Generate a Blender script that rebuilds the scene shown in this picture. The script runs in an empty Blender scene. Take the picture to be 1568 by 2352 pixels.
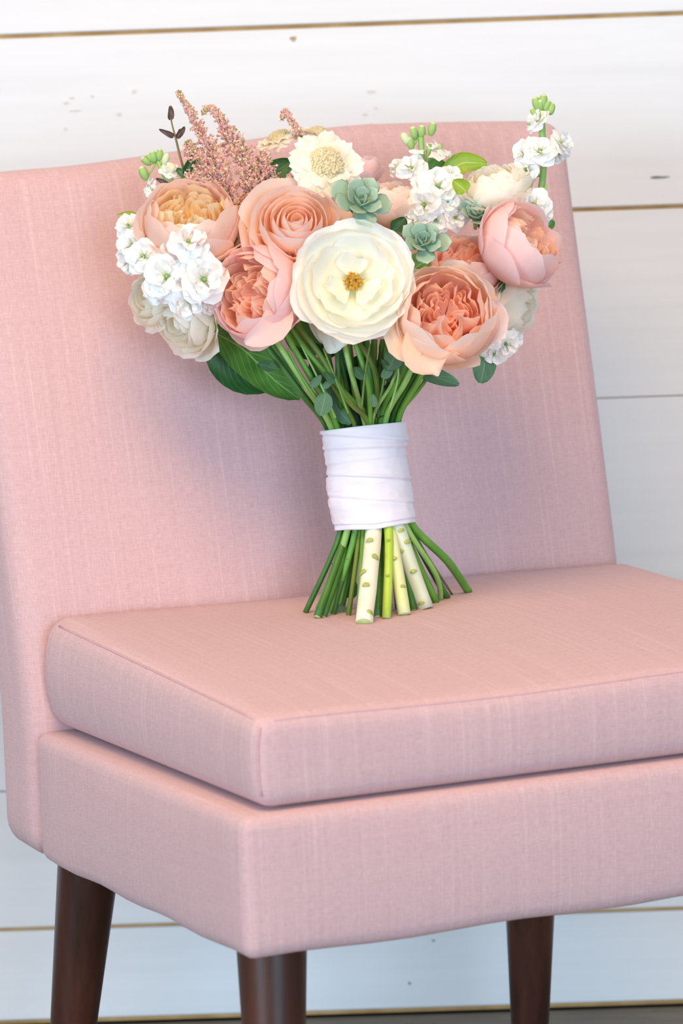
import bpy, math, random
import numpy as np
from mathutils import Vector, Matrix, noise
rnd = random.Random(7)
SC = bpy.context.scene
COL = SC.collection
pi = math.pi

# ------------------------------------------------------------------ camera
FZ = 0.345                     # height of the chair's front lower edge above the floor
AZ = 0.4208                    # chair turned to the wall
RZ = Matrix.Rotation(AZ, 3, 'Z')
def cw(x, y, z):               # chair frame -> world
    return RZ @ Vector((x, y, z)) + Vector((0, 0, FZ))
F_PX = 8006.0
yaw, pit, rol = 0.4083, 0.1372, -0.0345
fw = Vector((math.sin(yaw) * math.cos(pit), math.cos(yaw) * math.cos(pit), -math.sin(pit)))
rt = fw.cross(Vector((0, 0, 1))).normalized(); up = rt.cross(fw)
rt, up = rt * math.cos(rol) + up * math.sin(rol), -rt * math.sin(rol) + up * math.cos(rol)
fw, rt, up = RZ @ fw, RZ @ rt, RZ @ up
CAM = cw(-0.9375, -2.375, 0.6927)
cd = bpy.data.cameras.new('camera'); co = bpy.data.objects.new('camera', cd); COL.objects.link(co)
M = Matrix((rt, up, -fw)).transposed().to_4x4(); M.translation = CAM
co.matrix_world = M
cd.sensor_fit = 'VERTICAL'; cd.sensor_height = 36; cd.sensor_width = 24; cd.lens = F_PX * 36 / 2352
cd.clip_start = 0.05; cd.clip_end = 60
cd.dof.use_dof = True; cd.dof.focus_distance = 3.0; cd.dof.aperture_fstop = 7.5
SC.camera = co
SC.cycles.max_bounces = 18; SC.cycles.diffuse_bounces = 12; SC.cycles.transmission_bounces = 12
def ray(px, py): return fw + rt * ((px - 784) / F_PX) + up * ((1176 - py) / F_PX)
def at(px, py, d): return CAM + ray(px, py) * d
def cdir(a, b, c): return (rt * a + up * b - fw * c).normalized()    # right, up, towards the viewer

# ------------------------------------------------------------------ world, lights, exposure
SC.view_settings.view_transform = 'Standard'; SC.view_settings.look = 'None'
SC.view_settings.gamma = 1; SC.view_settings.use_curve_mapping = False
SC.view_settings.exposure = -0.16
w = bpy.data.worlds.new('room_light'); SC.world = w; w.use_nodes = True
bg = w.node_tree.nodes['Background']; bg.inputs[0].default_value = (0.60, 0.82, 1.0, 1); bg.inputs[1].default_value = 0.52
def area(name, loc, target, sx, sy, col, power):
    l = bpy.data.lights.new(name, 'AREA'); l.shape = 'RECTANGLE'; l.size = sx; l.size_y = sy
    l.color = col; l.energy = power
    o = bpy.data.objects.new(name, l); COL.objects.link(o); o.location = loc
    o.rotation_euler = (Vector(target) - Vector(loc)).to_track_quat('-Z', 'Y').to_euler()
    return o
area('window_light', (-4.6, -5.7, 1.5), (0.2, 0.5, 0.6), 3.0, 2.4, (0.68, 0.85, 1.0), 350)
area('window_light', (2.4, -7.2, 1.5), (0.2, 0.5, 0.6), 3.0, 2.4, (0.66, 0.84, 1.0), 330)
area('ceiling_light', (-0.1, -0.9, 2.6), (0.1, 0.2, 0.3), 1.5, 0.9, (1.0, 0.60, 0.25), 52)

# ------------------------------------------------------------------ helpers
def lin(c):
    out = []
    for v in c[:3]:
        v /= 255.0
        out.append(v / 12.92 if v <= 0.04045 else ((v + 0.055) / 1.055) ** 2.4)
    return (*out, 1)
def obj(name, me, mats, parent=None, loc=None, label=None):
    o = bpy.data.objects.new(name, me); COL.objects.link(o)
    if mats is not None and not me.materials:
        for m in (mats if isinstance(mats, (list, tuple)) else [mats]): me.materials.append(m)
    if parent: o.parent = parent
    if loc is not None: o.location = loc
    if label: o['label'] = label
    return o
def mesh(name, V, Fc, uv=None, smooth=True, midx=None):
    me = bpy.data.meshes.new(name); me.from_pydata([tuple(v) for v in V], [], Fc)
    if smooth: me.polygons.foreach_set('use_smooth', [True] * len(me.polygons))
    if uv is not None:
        l = me.uv_layers.new(name='UVMap')
        idx = np.empty(len(me.loops), dtype=np.int32); me.loops.foreach_get('vertex_index', idx)
        l.data.foreach_set('uv', np.asarray(uv, dtype=np.float32)[idx].ravel())
    if midx is not None: me.polygons.foreach_set('material_index', midx)
    me.update(); return me
def empty(name, loc, rz=0):
    o = bpy.data.objects.new(name, None); COL.objects.link(o); o.location = loc; o.rotation_euler = (0, 0, rz)
    o.empty_display_size = 0.05
    return o

class NT:
    def __init__(s, name):
        s.m = bpy.data.materials.new(name); s.m.use_nodes = True; s.t = s.m.node_tree; s.n = s.t.nodes
        s.b = s.n['Principled BSDF']; s.out = s.n['Material Output']
    def node(s, t, **k):
        n = s.n.new(t)
        for a, b in k.items(): setattr(n, a, b)
        return n
    def link(s, a, b): s.t.links.new(a, b)
    def ramp(s, fac, stops):
        r = s.node('ShaderNodeValToRGB'); e = r.color_ramp.elements
        e[0].position, e[0].color = stops[0][0], lin(stops[0][1])
        e[1].position, e[1].color = stops[-1][0], lin(stops[-1][1])
        for p, c in stops[1:-1]:
            x = e.new(p); x.color = lin(c)
        s.link(fac, r.inputs[0]); return r.outputs[0]
    def noise(s, vec, scale, detail=3, rough=.5):
        n = s.node('ShaderNodeTexNoise'); n.inputs['Scale'].default_value = scale
        n.inputs['Detail'].default_value = detail; n.inputs['Roughness'].default_value = rough
        s.link(vec, n.inputs['Vector']); return n.outputs[0]
    def mapping(s, vec, sc, loc=(0, 0, 0)):
        m = s.node('ShaderNodeMapping'); m.inputs['Scale'].default_value = sc; m.inputs['Location'].default_value = loc
        s.link(vec, m.inputs['Vector']); return m.outputs[0]
    def math(s, op, a, b):
        n = s.node('ShaderNodeMath', operation=op)
        for i, v in enumerate((a, b)):
            if isinstance(v, (int, float)): n.inputs[i].default_value = v
            else: s.link(v, n.inputs[i])
        return n.outputs[0]
    def mix(s, fac, a, b, mode='MIX'):
        n = s.node('ShaderNodeMix', data_type='RGBA', blend_type=mode)
        for sock, v in ((n.inputs[0], fac), (n.inputs[6], a), (n.inputs[7], b)):
            if isinstance(v, (int, float)): sock.default_value = v
            elif isinstance(v, tuple): sock.default_value = v
            else: s.link(v, sock)
        return n.outputs[2]
    def bump(s, h, strength, dist):
        b = s.node('ShaderNodeBump'); b.inputs['Strength'].default_value = strength; b.inputs['Distance'].default_value = dist
        s.link(h, b.inputs['Height']); s.link(b.outputs[0], s.b.inputs['Normal'])
    def tc(s, which): return s.node('ShaderNodeTexCoord').outputs[which]
    def translucent(s, col, f):
        tr = s.node('ShaderNodeBsdfTranslucent'); mx = s.node('ShaderNodeMixShader'); mx.inputs[0].default_value = f
        s.link(col, tr.inputs[0]); s.link(s.b.outputs[0], mx.inputs[1]); s.link(tr.outputs[0], mx.inputs[2])
        s.link(mx.outputs[0], s.out.inputs[0])

def m_petal(name, stops, tr=.5, rough=.6, vein=.25):
    """petal: colour runs from the claw (v=0) to the rim (v=1), fine veins along it"""
    t = NT(name); uv = t.tc('UV'); sp = t.node('ShaderNodeSeparateXYZ'); t.link(uv, sp.inputs[0])
    nz = t.noise(t.tc('Object'), 45, 2)
    f = t.math('ADD', sp.outputs[1], t.math('MULTIPLY', t.math('SUBTRACT', nz, .5), .35))
    c = t.ramp(f, stops)
    v = t.noise(t.mapping(uv, (38, 2.2, 1)), 1.0, 2)
    c2 = t.mix(t.math('MULTIPLY', v, vein), c, t.mix(1.0, c, lin((246, 236, 228)), 'MULTIPLY'))
    t.link(c2, t.b.inputs['Base Color']); t.b.inputs['Roughness'].default_value = rough
    t.b.inputs['Specular IOR Level'].default_value = .25
    t.b.inputs['Sheen Weight'].default_value = .08
    t.bump(v, .25, .0008); t.translucent(c2, tr); return t.m
def m_plain(name, col, col2=None, scale=60, rough=.5, tr=0, spec=.4, bump=0, stretch=(1, 1, 1)):
    t = NT(name); v = t.mapping(t.tc('Object'), stretch); n = t.noise(v, scale, 4)
    c = t.ramp(n, [(.3, col), (.72, col2 or col)])
    t.link(c, t.b.inputs['Base Color']); t.b.inputs['Roughness'].default_value = rough
    t.b.inputs['Specular IOR Level'].default_value = spec
    if bump: t.bump(n, bump, .001)
    if tr: t.translucent(c, tr)
    return t.m
def m_leaf(name, dark, light, vein, tr=.2, rough=.38, nv=9):
    t = NT(name); uv = t.tc('UV'); sp = t.node('ShaderNodeSeparateXYZ'); t.link(uv, sp.inputs[0])
    u = t.math('ABSOLUTE', t.math('SUBTRACT', sp.outputs[0], .5), 0)
    mid = t.math('LESS_THAN', u, .018)
    s = t.math('SUBTRACT', sp.outputs[1], t.math('MULTIPLY', u, .75))
    ph = t.math('SINE', t.math('MULTIPLY', s, nv * 2 * pi), 0)
    side = t.math('POWER', t.math('MAXIMUM', ph, 0.0), 14.0)
    vv = t.math('MAXIMUM', mid, t.math('MULTIPLY', side, .55))
    n = t.noise(t.tc('Object'), 40, 3)
    c = t.mix(vv, t.ramp(n, [(.3, dark), (.7, light)]), lin(vein))
    t.link(c, t.b.inputs['Base Color']); t.b.inputs['Roughness'].default_value = rough
    t.bump(vv, .35, .0008); t.translucent(c, tr); return t.m

# ------------------------------------------------------------------ materials
def m_fabric():
    t = NT('pink_linen'); uv = t.tc('UV')
    a = t.noise(t.mapping(uv, (1400, 150, 1)), 1, 2); b = t.noise(t.mapping(uv, (120, 1400, 1), (3, 7, 0)), 1, 2)
    slub = t.noise(t.mapping(uv, (300, 5, 1), (9, 2, 0)), 1, 2); slub2 = t.noise(t.mapping(uv, (9, 420, 1), (1, 5, 0)), 1, 2)
    th = t.math('ADD', t.math('MULTIPLY', t.math('ADD', a, b), .36), t.math('ADD', t.math('MULTIPLY', slub, .17), t.math('MULTIPLY', slub2, .11)))
    c = t.ramp(th, [(.32, (192, 154, 158)), (.5, (208, 172, 174)), (.68, (221, 188, 188))])
    lt = t.node('ShaderNodeMapRange'); lt.inputs[1].default_value = .60; lt.inputs[2].default_value = .74; t.link(slub, lt.inputs[0])
    c = t.mix(t.math('MULTIPLY', lt.outputs[0], .28), c, lin((230, 200, 200)))
    big = t.noise(t.tc('Object'), 5, 2)
    c = t.mix(t.math('MULTIPLY', big, .12), c, lin((208, 172, 178)))
    t.link(c, t.b.inputs['Base Color']); t.b.inputs['Roughness'].default_value = .9
    t.b.inputs['Specular IOR Level'].default_value = .12
    t.b.inputs['Sheen Weight'].default_value = .15; t.b.inputs['Sheen Roughness'].default_value = .5
    t.bump(th, .45, .0012); return t.m
FABRIC = m_fabric()
SEAM = m_plain('seam_linen', (208, 168, 172), (214, 176, 178), 200, .9, spec=.1)
def m_wood():
    t = NT('dark_walnut'); n = t.noise(t.mapping(t.tc('Object'), (40, 40, 3)), 1, 5, .6)
    c = t.ramp(n, [(.3, (44, 22, 17)), (.5, (66, 34, 25)), (.75, (92, 50, 36))])
    t.link(c, t.b.inputs['Base Color']); t.b.inputs['Roughness'].default_value = .38
    t.bump(n, .08, .001); return t.m
WALNUT = m_wood()
def m_paint():
    t = NT('white_painted_board'); ob = t.node('ShaderNodeNewGeometry').outputs['Position']
    g = t.noise(t.mapping(ob, (2.2, 2.2, 42)), 1, 5, .6)
    k = t.noise(t.mapping(ob, (9, 9, 16)), 1, 4, .65)
    c = t.ramp(g, [(.2, (219, 219, 220)), (.55, (225, 225, 227)), (.85, (229, 229, 231))])
    c = t.mix(t.ramp(k, [(.66, (0, 0, 0)), (.80, (70, 70, 70))]), c, lin((206, 202, 190)))
    t.link(c, t.b.inputs['Base Color']); t.b.inputs['Roughness'].default_value = .5
    t.b.inputs['Specular IOR Level'].default_value = .3
    t.bump(g, .06, .002); return t.m
PAINT = m_paint()
GAPWOOD = m_plain('bare_wood_behind_boards', (206, 166, 110), (176, 134, 80), 30, .8)
FLOORW = m_plain('worn_floor', (132, 116, 96), (104, 92, 78), 14, .55, stretch=(1, 9, 1))
DARKGAP = m_plain('dark_gap', (40, 36, 30), (30, 28, 24), 20, .9)
KNOT = m_plain('knot_brown', (150, 120, 84), (188, 164, 130), 160, .7)
SCUFF = m_plain('scuff_grey', (96, 98, 90), (128, 128, 118), 160, .7)
FAINT = m_plain('faint_grain', (198, 195, 184), (214, 212, 204), 160, .7)

P_PEACH = m_petal('peach_petal', [(0, (254, 228, 192)), (.45, (254, 233, 212)), (.8, (254, 237, 223)), (1, (254, 240, 230))])
P_CORAL = m_petal('coral_inner_petal', [(0, (253, 206, 176)), (.5, (254, 216, 192)), (1, (254, 227, 210))], .5)
P_PINK = m_petal('pink_petal', [(0, (254, 228, 214)), (.4, (254, 230, 226)), (1, (253, 231, 232))])
P_APRI = m_petal('apricot_inner_petal', [(0, (254, 224, 150)), (.5, (254, 234, 178)), (1, (254, 240, 208))], .5)
P_APOUT = m_petal('apricot_outer_petal', [(0, (254, 233, 194)), (.5, (254, 232, 214)), (1, (253, 231, 222))])
P_ROSE = m_petal('peach_rose_petal', [(0, (253, 217, 168)), (.5, (254, 227, 194)), (.85, (253, 232, 218)), (1, (249, 230, 226))])
P_WHITE = m_petal('ivory_petal', [(0, (240, 238, 190)), (.3, (249, 248, 230)), (.7, (252, 252, 246)), (1, (253, 253, 250))], .4)
P_CREAM = m_petal('cream_petal', [(0, (251, 244, 214)), (.4, (253, 249, 234)), (1, (254, 251, 243))], .45)
P_STOCK = m_petal('stock_petal', [(0, (226, 236, 196)), (.3, (250, 250, 247)), (1, (253, 253, 253))], .25, vein=.1)
P_SCAB = m_petal('scabiosa_petal', [(0, (240, 234, 200)), (.4, (250, 246, 230)), (1, (253, 251, 243))], .3)
CREAM_EYE = m_plain('cream_pincushion', (250, 242, 206), (253, 248, 226), 300, .7, .45)
GOLD = m_plain('gold_anther', (176, 124, 28), (214, 168, 70), 500, .7)
FILAM = m_plain('filament', (226, 204, 120), (236, 220, 150), 300, .6)
SEPAL = m_plain('green_calyx', (104, 140, 62), (138, 172, 86), 120, .55, .1)
BUDG = m_plain('pale_green_bud', (150, 192, 104), (188, 216, 142), 220, .5, .2)
STEM_D = m_plain('dark_green_stem', (52, 100, 40), (76, 126, 50), 60, .42, bump=.1, stretch=(1, 1, .2))
STEM_M = m_plain('mid_green_stem', (84, 140, 50), (112, 166, 66), 60, .42, bump=.1, stretch=(1, 1, .2))
STEM_L = m_plain('light_green_stem', (126, 172, 86), (154, 192, 108), 60, .42, bump=.1, stretch=(1, 1, .2))
STEM_Y = m_plain('lime_stem', (164, 196, 62), (186, 212, 84), 60, .42, stretch=(1, 1, .2))
STEM_O = m_plain('olive_stem', (88, 116, 42), (112, 134, 54), 60, .45, bump=.15, stretch=(1, 1, .2))
STEM_W = m_plain('cream_woody_stem', (228, 222, 196), (240, 236, 216), 40, .5, stretch=(1, 1, .15), bump=.1)
STEM_G = m_plain('pale_woody_stem', (202, 212, 184), (222, 226, 204), 40, .5, stretch=(1, 1, .15), bump=.1)
STEM_C = m_plain('cream_green_stem', (206, 216, 146), (224, 226, 180), 40, .5, stretch=(1, 1, .15), bump=.1)
STEM_B = m_plain('brown_twig', (110, 98, 62), (132, 124, 78), 60, .6)
SCAR = m_plain('leaf_scar_green', (158, 168, 72), (186, 190, 108), 200, .6)
SCARB = m_plain('leaf_scar_brown', (120, 84, 48), (160, 124, 80), 200, .7)
CUT = m_plain('cut_stem_end', (170, 186, 120), (196, 204, 150), 200, .7)
LEAF_S = m_leaf('glossy_green_leaf', (66, 126, 46), (98, 156, 66), (150, 192, 116))
LEAF_D = m_leaf('deep_green_leaf', (34, 80, 38), (54, 104, 50), (84, 128, 70))
LEAF_Y = m_leaf('yellow_green_leaf', (150, 176, 40), (112, 158, 44), (196, 206, 90))
LEAF_E = m_leaf('eucalyptus_leaf', (66, 108, 74), (92, 130, 92), (118, 150, 110), .12, .55, 5)
LEAF_F = m_leaf('filler_leaf', (30, 66, 30), (48, 92, 40), (60, 100, 48))
LEAF_P = m_leaf('plum_leaf', (96, 78, 76), (128, 108, 98), (104, 84, 74), .15, .5)
LEAF_W = m_petal('white_bract', [(0, (206, 220, 196)), (.4, (234, 240, 232)), (1, (246, 248, 246))], .35)
def m_succ():
    t = NT('blue_green_succulent'); uv = t.tc('UV'); sp = t.node('ShaderNodeSeparateXYZ'); t.link(uv, sp.inputs[0])
    n = t.noise(t.tc('Object'), 70, 3)
    c = t.ramp(t.math('ADD', sp.outputs[1], t.math('MULTIPLY', t.math('SUBTRACT', n, .5), .3)),
               [(0, (150, 172, 132)), (.5, (142, 170, 144)), (.85, (148, 176, 156)), (1, (180, 194, 166))])
    t.link(c, t.b.inputs['Base Color']); t.b.inputs['Roughness'].default_value = .62; t.bump(n, .08, .001); return t.m
SUCC = m_succ()
def m_satin():
    t = NT('white_satin'); n = t.noise(t.mapping(t.tc('Object'), (60, 60, 900)), 1, 2)
    t.b.inputs['Base Color'].default_value = lin((226, 222, 232)); t.b.inputs['Roughness'].default_value = .45
    t.b.inputs['Specular IOR Level'].default_value = .3; t.b.inputs['Sheen Weight'].default_value = .2
    t.bump(n, .05, .0006); return t.m
SATIN = m_satin()
AST = [m_plain('astilbe_pink', (243, 204, 192), (248, 214, 202), 400, .7, .4), m_plain('astilbe_mauve', (222, 180, 182), (232, 194, 194), 400, .7, .4),
       m_plain('astilbe_cream', (247, 228, 196), (250, 236, 210), 400, .7, .3), m_plain('astilbe_olive', (150, 146, 66), (176, 168, 92), 400, .7, .15)]

# ------------------------------------------------------------------ the setting: boarded wall and floor
YW = CAM.y + 3.6              # board faces
def box(x0, x1, y0, y1, z0, z1, bev=0.0):
    V = []; b = bev
    if not b:
        V = [(x, y, z) for x in (x0, x1) for y in (y0, y1) for z in (z0, z1)]
        Fc = [(0, 1, 3, 2), (4, 6, 7, 5), (0, 4, 5, 1), (2, 3, 7, 6), (0, 2, 6, 4), (1, 5, 7, 3)]
        return V, Fc
    prof = [(y1, z0), (y1, z1), (y0 + b, z1), (y0, z1 - b), (y0, z0 + b), (y0 + b, z0)]
    V = [(x, y, z) for x in (x0, x1) for (y, z) in prof]; n = 6
    Fc = [tuple((i, (i + 1) % n, n + (i + 1) % n, n + i)) for i in range(n)] + [tuple(range(n))[::-1], tuple(range(n, 2 * n))]
    return V, Fc
def struct(o): o['kind'] = 'structure'; return o
wall = struct(obj('wall_back', mesh('wall_back', *box(-3.6, 3.6, YW + .007, YW + .08, 0, 2.62), smooth=False), GAPWOOD))
# seams between boards (height above the floor, gap)
seams = [(0.0, .012), (.105, .0042), (.2543, .0012), (.4525, .0012), (.6505, .0008), (.8465, .0042), (1.0432, .0042), (1.24, .0035), (1.437, .003), (1.634, .004), (1.83, .003), (2.03, .003), (2.23, .003), (2.43, .003), (2.62, .002)]
for i in range(len(seams) - 1):
    z0 = seams[i][0] + seams[i][1] / 2; z1 = seams[i + 1][0] - seams[i + 1][1] / 2
    cuts = [-3.6, rnd.uniform(-2.6, -1.4), rnd.uniform(1.5, 2.6), 3.6]
    for a, b in zip(cuts[:-1], cuts[1:]):
        dy = rnd.uniform(-.0008, .0008)
        o = obj('plank', mesh('plank', *box(a + .0006, b - .0006, YW + dy, YW + .009, z0, z1, .0012), smooth=False), PAINT, wall)
        if a < -1.3 < b and i in (8, 6, 5) or (b > 0 > a): MAIN = o
        if b > 0 > a: wall[f'row{i}'] = o.name
def patch(px, py, wpx, hpx, m, name, seed):
    """a flat paint mark on a board"""
    d = ray(px, py); t = (YW - CAM.y) / d.y; c = CAM + d * t; k = t / F_PX
    r = random.Random(seed); V = []; n = 14
    for i in range(n):
        a = 2 * pi * i / n; q = r.uniform(.65, 1.1)
        V.append((math.cos(a) * wpx * k * q / 2, -.0013, math.sin(a) * hpx * k * q / 2))
    V += [(x, .002, z) for x, _, z in V[:n]]
    Fc = [tuple(range(n))] + [(i, (i + 1) % n, n + (i + 1) % n, n + i) for i in range(n)]
    row = [j for j in range(len(seams) - 1) if seams[j][0] < c.z < seams[j + 1][0]][0]
    pl = bpy.data.objects[wall[f'row{row}']]
    o = obj(name, mesh(name, V, Fc, smooth=False), m, pl, (c.x, YW, c.z)); return o
patch(673, 89, 17, 13, KNOT, 'knot', 1); patch(1513, 407, 46, 6, SCUFF, 'scuff_mark', 2)
patch(165, 224, 14, 6, FAINT, 'scuff_mark', 3); patch(172, 254, 34, 4, FAINT, 'scuff_mark', 13); patch(152, 236, 16, 6, FAINT, 'scuff_mark', 14); patch(212, 221, 9, 6, FAINT, 'scuff_mark', 15); patch(274, 262, 14, 10, FAINT, 'scuff_mark', 4); patch(308, 210, 12, 9, FAINT, 'scuff_mark', 5)
patch(838, 262, 13, 6, FAINT, 'scuff_mark', 6); patch(862, 248, 9, 6, FAINT, 'scuff_mark', 16); patch(852, 285, 11, 5, FAINT, 'scuff_mark', 17); patch(940, 2258, 8, 8, SCUFF, 'scuff_mark', 7); patch(995, 2160, 9, 5, SCUFF, 'scuff_mark', 8)
patch(852, 210, 22, 9, FAINT, 'scuff_mark', 9); patch(150, 296, 9, 8, FAINT, 'scuff_mark', 10)
for k in [k for k in wall.keys() if k.startswith('row')]: del wall[k]
floor = struct(obj('floor', mesh('floor', *box(-3.6, 3.6, -4.6, YW + .08, -.06, -.012), smooth=False), DARKGAP))
y = YW - .006
while y > -1.2:
    obj('floorboard', mesh('floorboard', *box(-3.6, 3.6, y - .1385, y, -.02, 0), smooth=False), FLOORW, floor); y -= .14
obj('floorboard', mesh('floorboard', *box(-3.6, 3.6, -4.6, y, -.02, 0), smooth=False), FLOORW, floor)

# ------------------------------------------------------------------ chair
def rbox(x0, x1, y0, y1, z0, z1, r, n, deform=None, name='panel'):
    """rounded box of grid faces with box-projected UVs in metres"""
    V = []; Fc = []; UV = []; lo = Vector((x0, y0, z0)); hi = Vector((x1, y1, z1)); rr = r if isinstance(r, tuple) else (r, r, r)
    def coords(a, b, rad, n):
        k = 4; inner = [a + rad + (b - a - 2 * rad) * i / n for i in range(n + 1)]
        e = [a + rad * (1 - math.cos(pi / 2 * i / k)) for i in range(k)]
        return e + inner + [b - q + a for q in e[::-1]]
    cs = [coords(lo[i], hi[i], rr[i], n[i]) for i in range(3)]
    key = {}
    def vid(p):
        k = tuple(round(c, 6) for c in p)
        if k not in key:
            q = Vector(p); c = Vector([min(max(q[i], lo[i] + rr[i]), hi[i] - rr[i]) for i in range(3)])
            d = Vector([(q[i] - c[i]) / rr[i] for i in range(3)])
            if d.length > 1e-9:
                # cube-surface point to rounded corner
                m = max(abs(v) for v in d); d2 = d.normalized() * m
                q = c + Vector([d2[i] * rr[i] for i in range(3)])
            key[k] = len(V); V.append(q)
        return key[k]
    faces = []
    for ax in range(3):
        u, v = [(1, 2), (0, 2), (0, 1)][ax]
        for side in (0, 1):
            for i in range(len(cs[u]) - 1):
                for j in range(len(cs[v]) - 1):
                    ids = []
                    for (a, b) in ((i, j), (i + 1, j), (i + 1, j + 1), (i, j + 1)):
                        p = [0, 0, 0]; p[ax] = (lo, hi)[side][ax]; p[u] = cs[u][a]; p[v] = cs[v][b]; ids.append(vid(p))
                    flip = (side == 0) ^ (ax == 1)
                    faces.append((tuple(ids[::-1]) if flip else tuple(ids), ax))
    flat = [v.copy() for v in V]
    if deform: V = [deform(v) for v in V]
    me = mesh(name, V, [f for f, _ in faces])
    l = me.uv_layers.new(name='UVMap')
    for p, (f, ax) in zip(me.polygons, faces):
        u, v = [(1, 2), (0, 2), (0, 1)][ax]
        for li in p.loop_indices:
            q = flat[me.loops[li].vertex_index]; l.data[li].uv = (q[u] + ax * .37, q[v])
    return me
def tube(pts, rad, n=8, caps=True, name='tube', sub=4, jitter=0, flat=1.0, capmat=None, split=None):
    """tube along a Catmull-Rom path; rad is a number or a list per given point"""
    pts = [Vector(p) for p in pts]; R = rad if isinstance(rad, (list, tuple)) else [rad] * len(pts)
    P = []; Q = []
    if len(pts) == 2: sub = max(sub, 3)
    for i in range(len(pts) - 1):
        p0 = pts[max(i - 1, 0)]; p1 = pts[i]; p2 = pts[i + 1]; p3 = pts[min(i + 2, len(pts) - 1)]
        for k in range(sub):
            t = k / sub
            P.append(.5 * ((2 * p1) + (p2 - p0) * t + (2 * p0 - 5 * p1 + 4 * p2 - p3) * t * t + (3 * p1 - p0 - 3 * p2 + p3) * t ** 3))
            Q.append(R[i] + (R[i + 1] - R[i]) * t)
    P.append(pts[-1]); Q.append(R[-1])
    V = []; Fc = []; prev = None; UV = []
    for i, p in enumerate(P):
        d = (P[min(i + 1, len(P) - 1)] - P[max(i - 1, 0)]).normalized()
        if prev is None: prev = d.orthogonal().normalized()
        a = (prev - d * prev.dot(d)).normalized(); b = d.cross(a); prev = a
        for k in range(n):
            t = 2 * pi * k / n; q = Q[i] * (1 + (rnd.uniform(-jitter, jitter) if jitter else 0))
            V.append(p + a * (q * math.cos(t)) + b * (q * math.sin(t) * flat)); UV.append((k / n, i / len(P)))
    for i in range(len(P) - 1):
        for k in range(n):
            Fc.append((i * n + k, i * n + (k + 1) % n, (i + 1) * n + (k + 1) % n, (i + 1) * n + k))
    mi = [2 if split and i >= split * sub else 0 for i in range(len(P) - 1) for k in range(n)]
    if caps:
        Fc.append(tuple(range(n))[::-1]); Fc.append(tuple(range((len(P) - 1) * n, len(P) * n))); mi += [1 if capmat else 0] * 2
    return mesh(name, V, Fc, UV, True, mi)

CH = empty('slipper_chair', (0, 0, 0), AZ)
CH['label'] = 'pink linen armless slipper chair with tapered dark wooden legs, the bouquet on its seat'; CH['category'] = 'chair'
ZO = FZ
BW, BD, HB = .60, .485, .1115
def sag(v, s=.022): return -s * min(1, max(0, v.y / BD))
def d_base(v):
    t = (v.z - ZO) / HB
    q = v.copy()
    q.z += sag(v) + (.004 * t * (v.y / BD))
    cx = 1 - abs(2 * (v.x / BW) - 1) ** 3; cy = 1 - abs(2 * v.y / BD - 1) ** 3
    if t > .5: q.z += .002 * cx * cy
    if v.y < .02: q.y -= .004 * cx * (1 - (2 * t - 1) ** 2)
    q.z += .0012 * math.sin(v.x * 34 + v.y * 41) * (1 - t)
    q.x += .003 * cy * (1 - (2 * t - 1) ** 2) * (1 if v.x > BW / 2 else -1) * (1 if min(v.x, BW - v.x) < .03 else 0)
    return q
obj('seat_base', rbox(0, BW, 0, BD, ZO, ZO + HB, (.010, .010, .012), (18, 14, 6), d_base, 'seat_base'), FABRIC, CH)
CX0, CX1, CY0, CY1, CZ0, CZ1 = .020, .592, .008, .489, .1135, .183
def d_cush(v):
    q = v.copy(); fx = (v.x - CX0) / (CX1 - CX0); fy = (v.y - CY0) / (CY1 - CY0); t = (v.z - ZO - CZ0) / (CZ1 - CZ0)
    cx = max(0, 1 - abs(2 * fx - 1) ** 2.6); cy = max(0, 1 - abs(2 * fy - 1) ** 2.6)
    q.z += t * (.009 * fy + .008 * cx * cy) - (1 - t) * .017 * fy
    b = 1 - (2 * t - 1) ** 2
    if fy < .08: q.y -= .004 * b * cx
    if fx < .08: q.x -= (.004 + .006 * fy) * b
    if fx > .92: q.x += .006 * b
    q.z += -.006 * (1 - t) * (1 - fy) * 0 + .0015 * math.sin(v.x * 17 + 1) * t
    # the bunch presses a shallow dent into the cushion
    e = ((v.x - .31) / .11) ** 2 + ((v.y - .39) / .08) ** 2
    if t > .5: q.z -= .004 * math.exp(-e)
    return q
cush = obj('seat_cushion', rbox(CX0, CX1, CY0, CY1, ZO + CZ0, ZO + CZ1, (.013, .013, .012), (26, 22, 6), d_cush, 'seat_cushion'), FABRIC, CH)
def edge_path(f, pts): return [f(Vector(p)) for p in pts]
e = .0036
pts = [(CX0 + e, CY1 - .02 - (CY1 - CY0 - .035) * i / 10, ZO + CZ1 - e) for i in range(11)]
obj('seam', tube(edge_path(d_cush, pts), .0009, 6, name='seam', sub=2), SEAM, cush)
pts = [(CX0 + .014 + (CX1 - CX0 - .028) * i / 12, CY0 + e, ZO + CZ1 - e) for i in range(13)]
obj('seam', tube(edge_path(d_cush, pts), .0009, 6, name='seam', sub=2), SEAM, cush)
pts = [(CX0 + .0035, CY0 + .0035, ZO + CZ0 + .010 + (CZ1 - CZ0 - .018) * i / 4) for i in range(5)]
obj('seam', tube(edge_path(d_cush, pts), .0009, 6, name='seam', sub=2), SEAM, cush)
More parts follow.
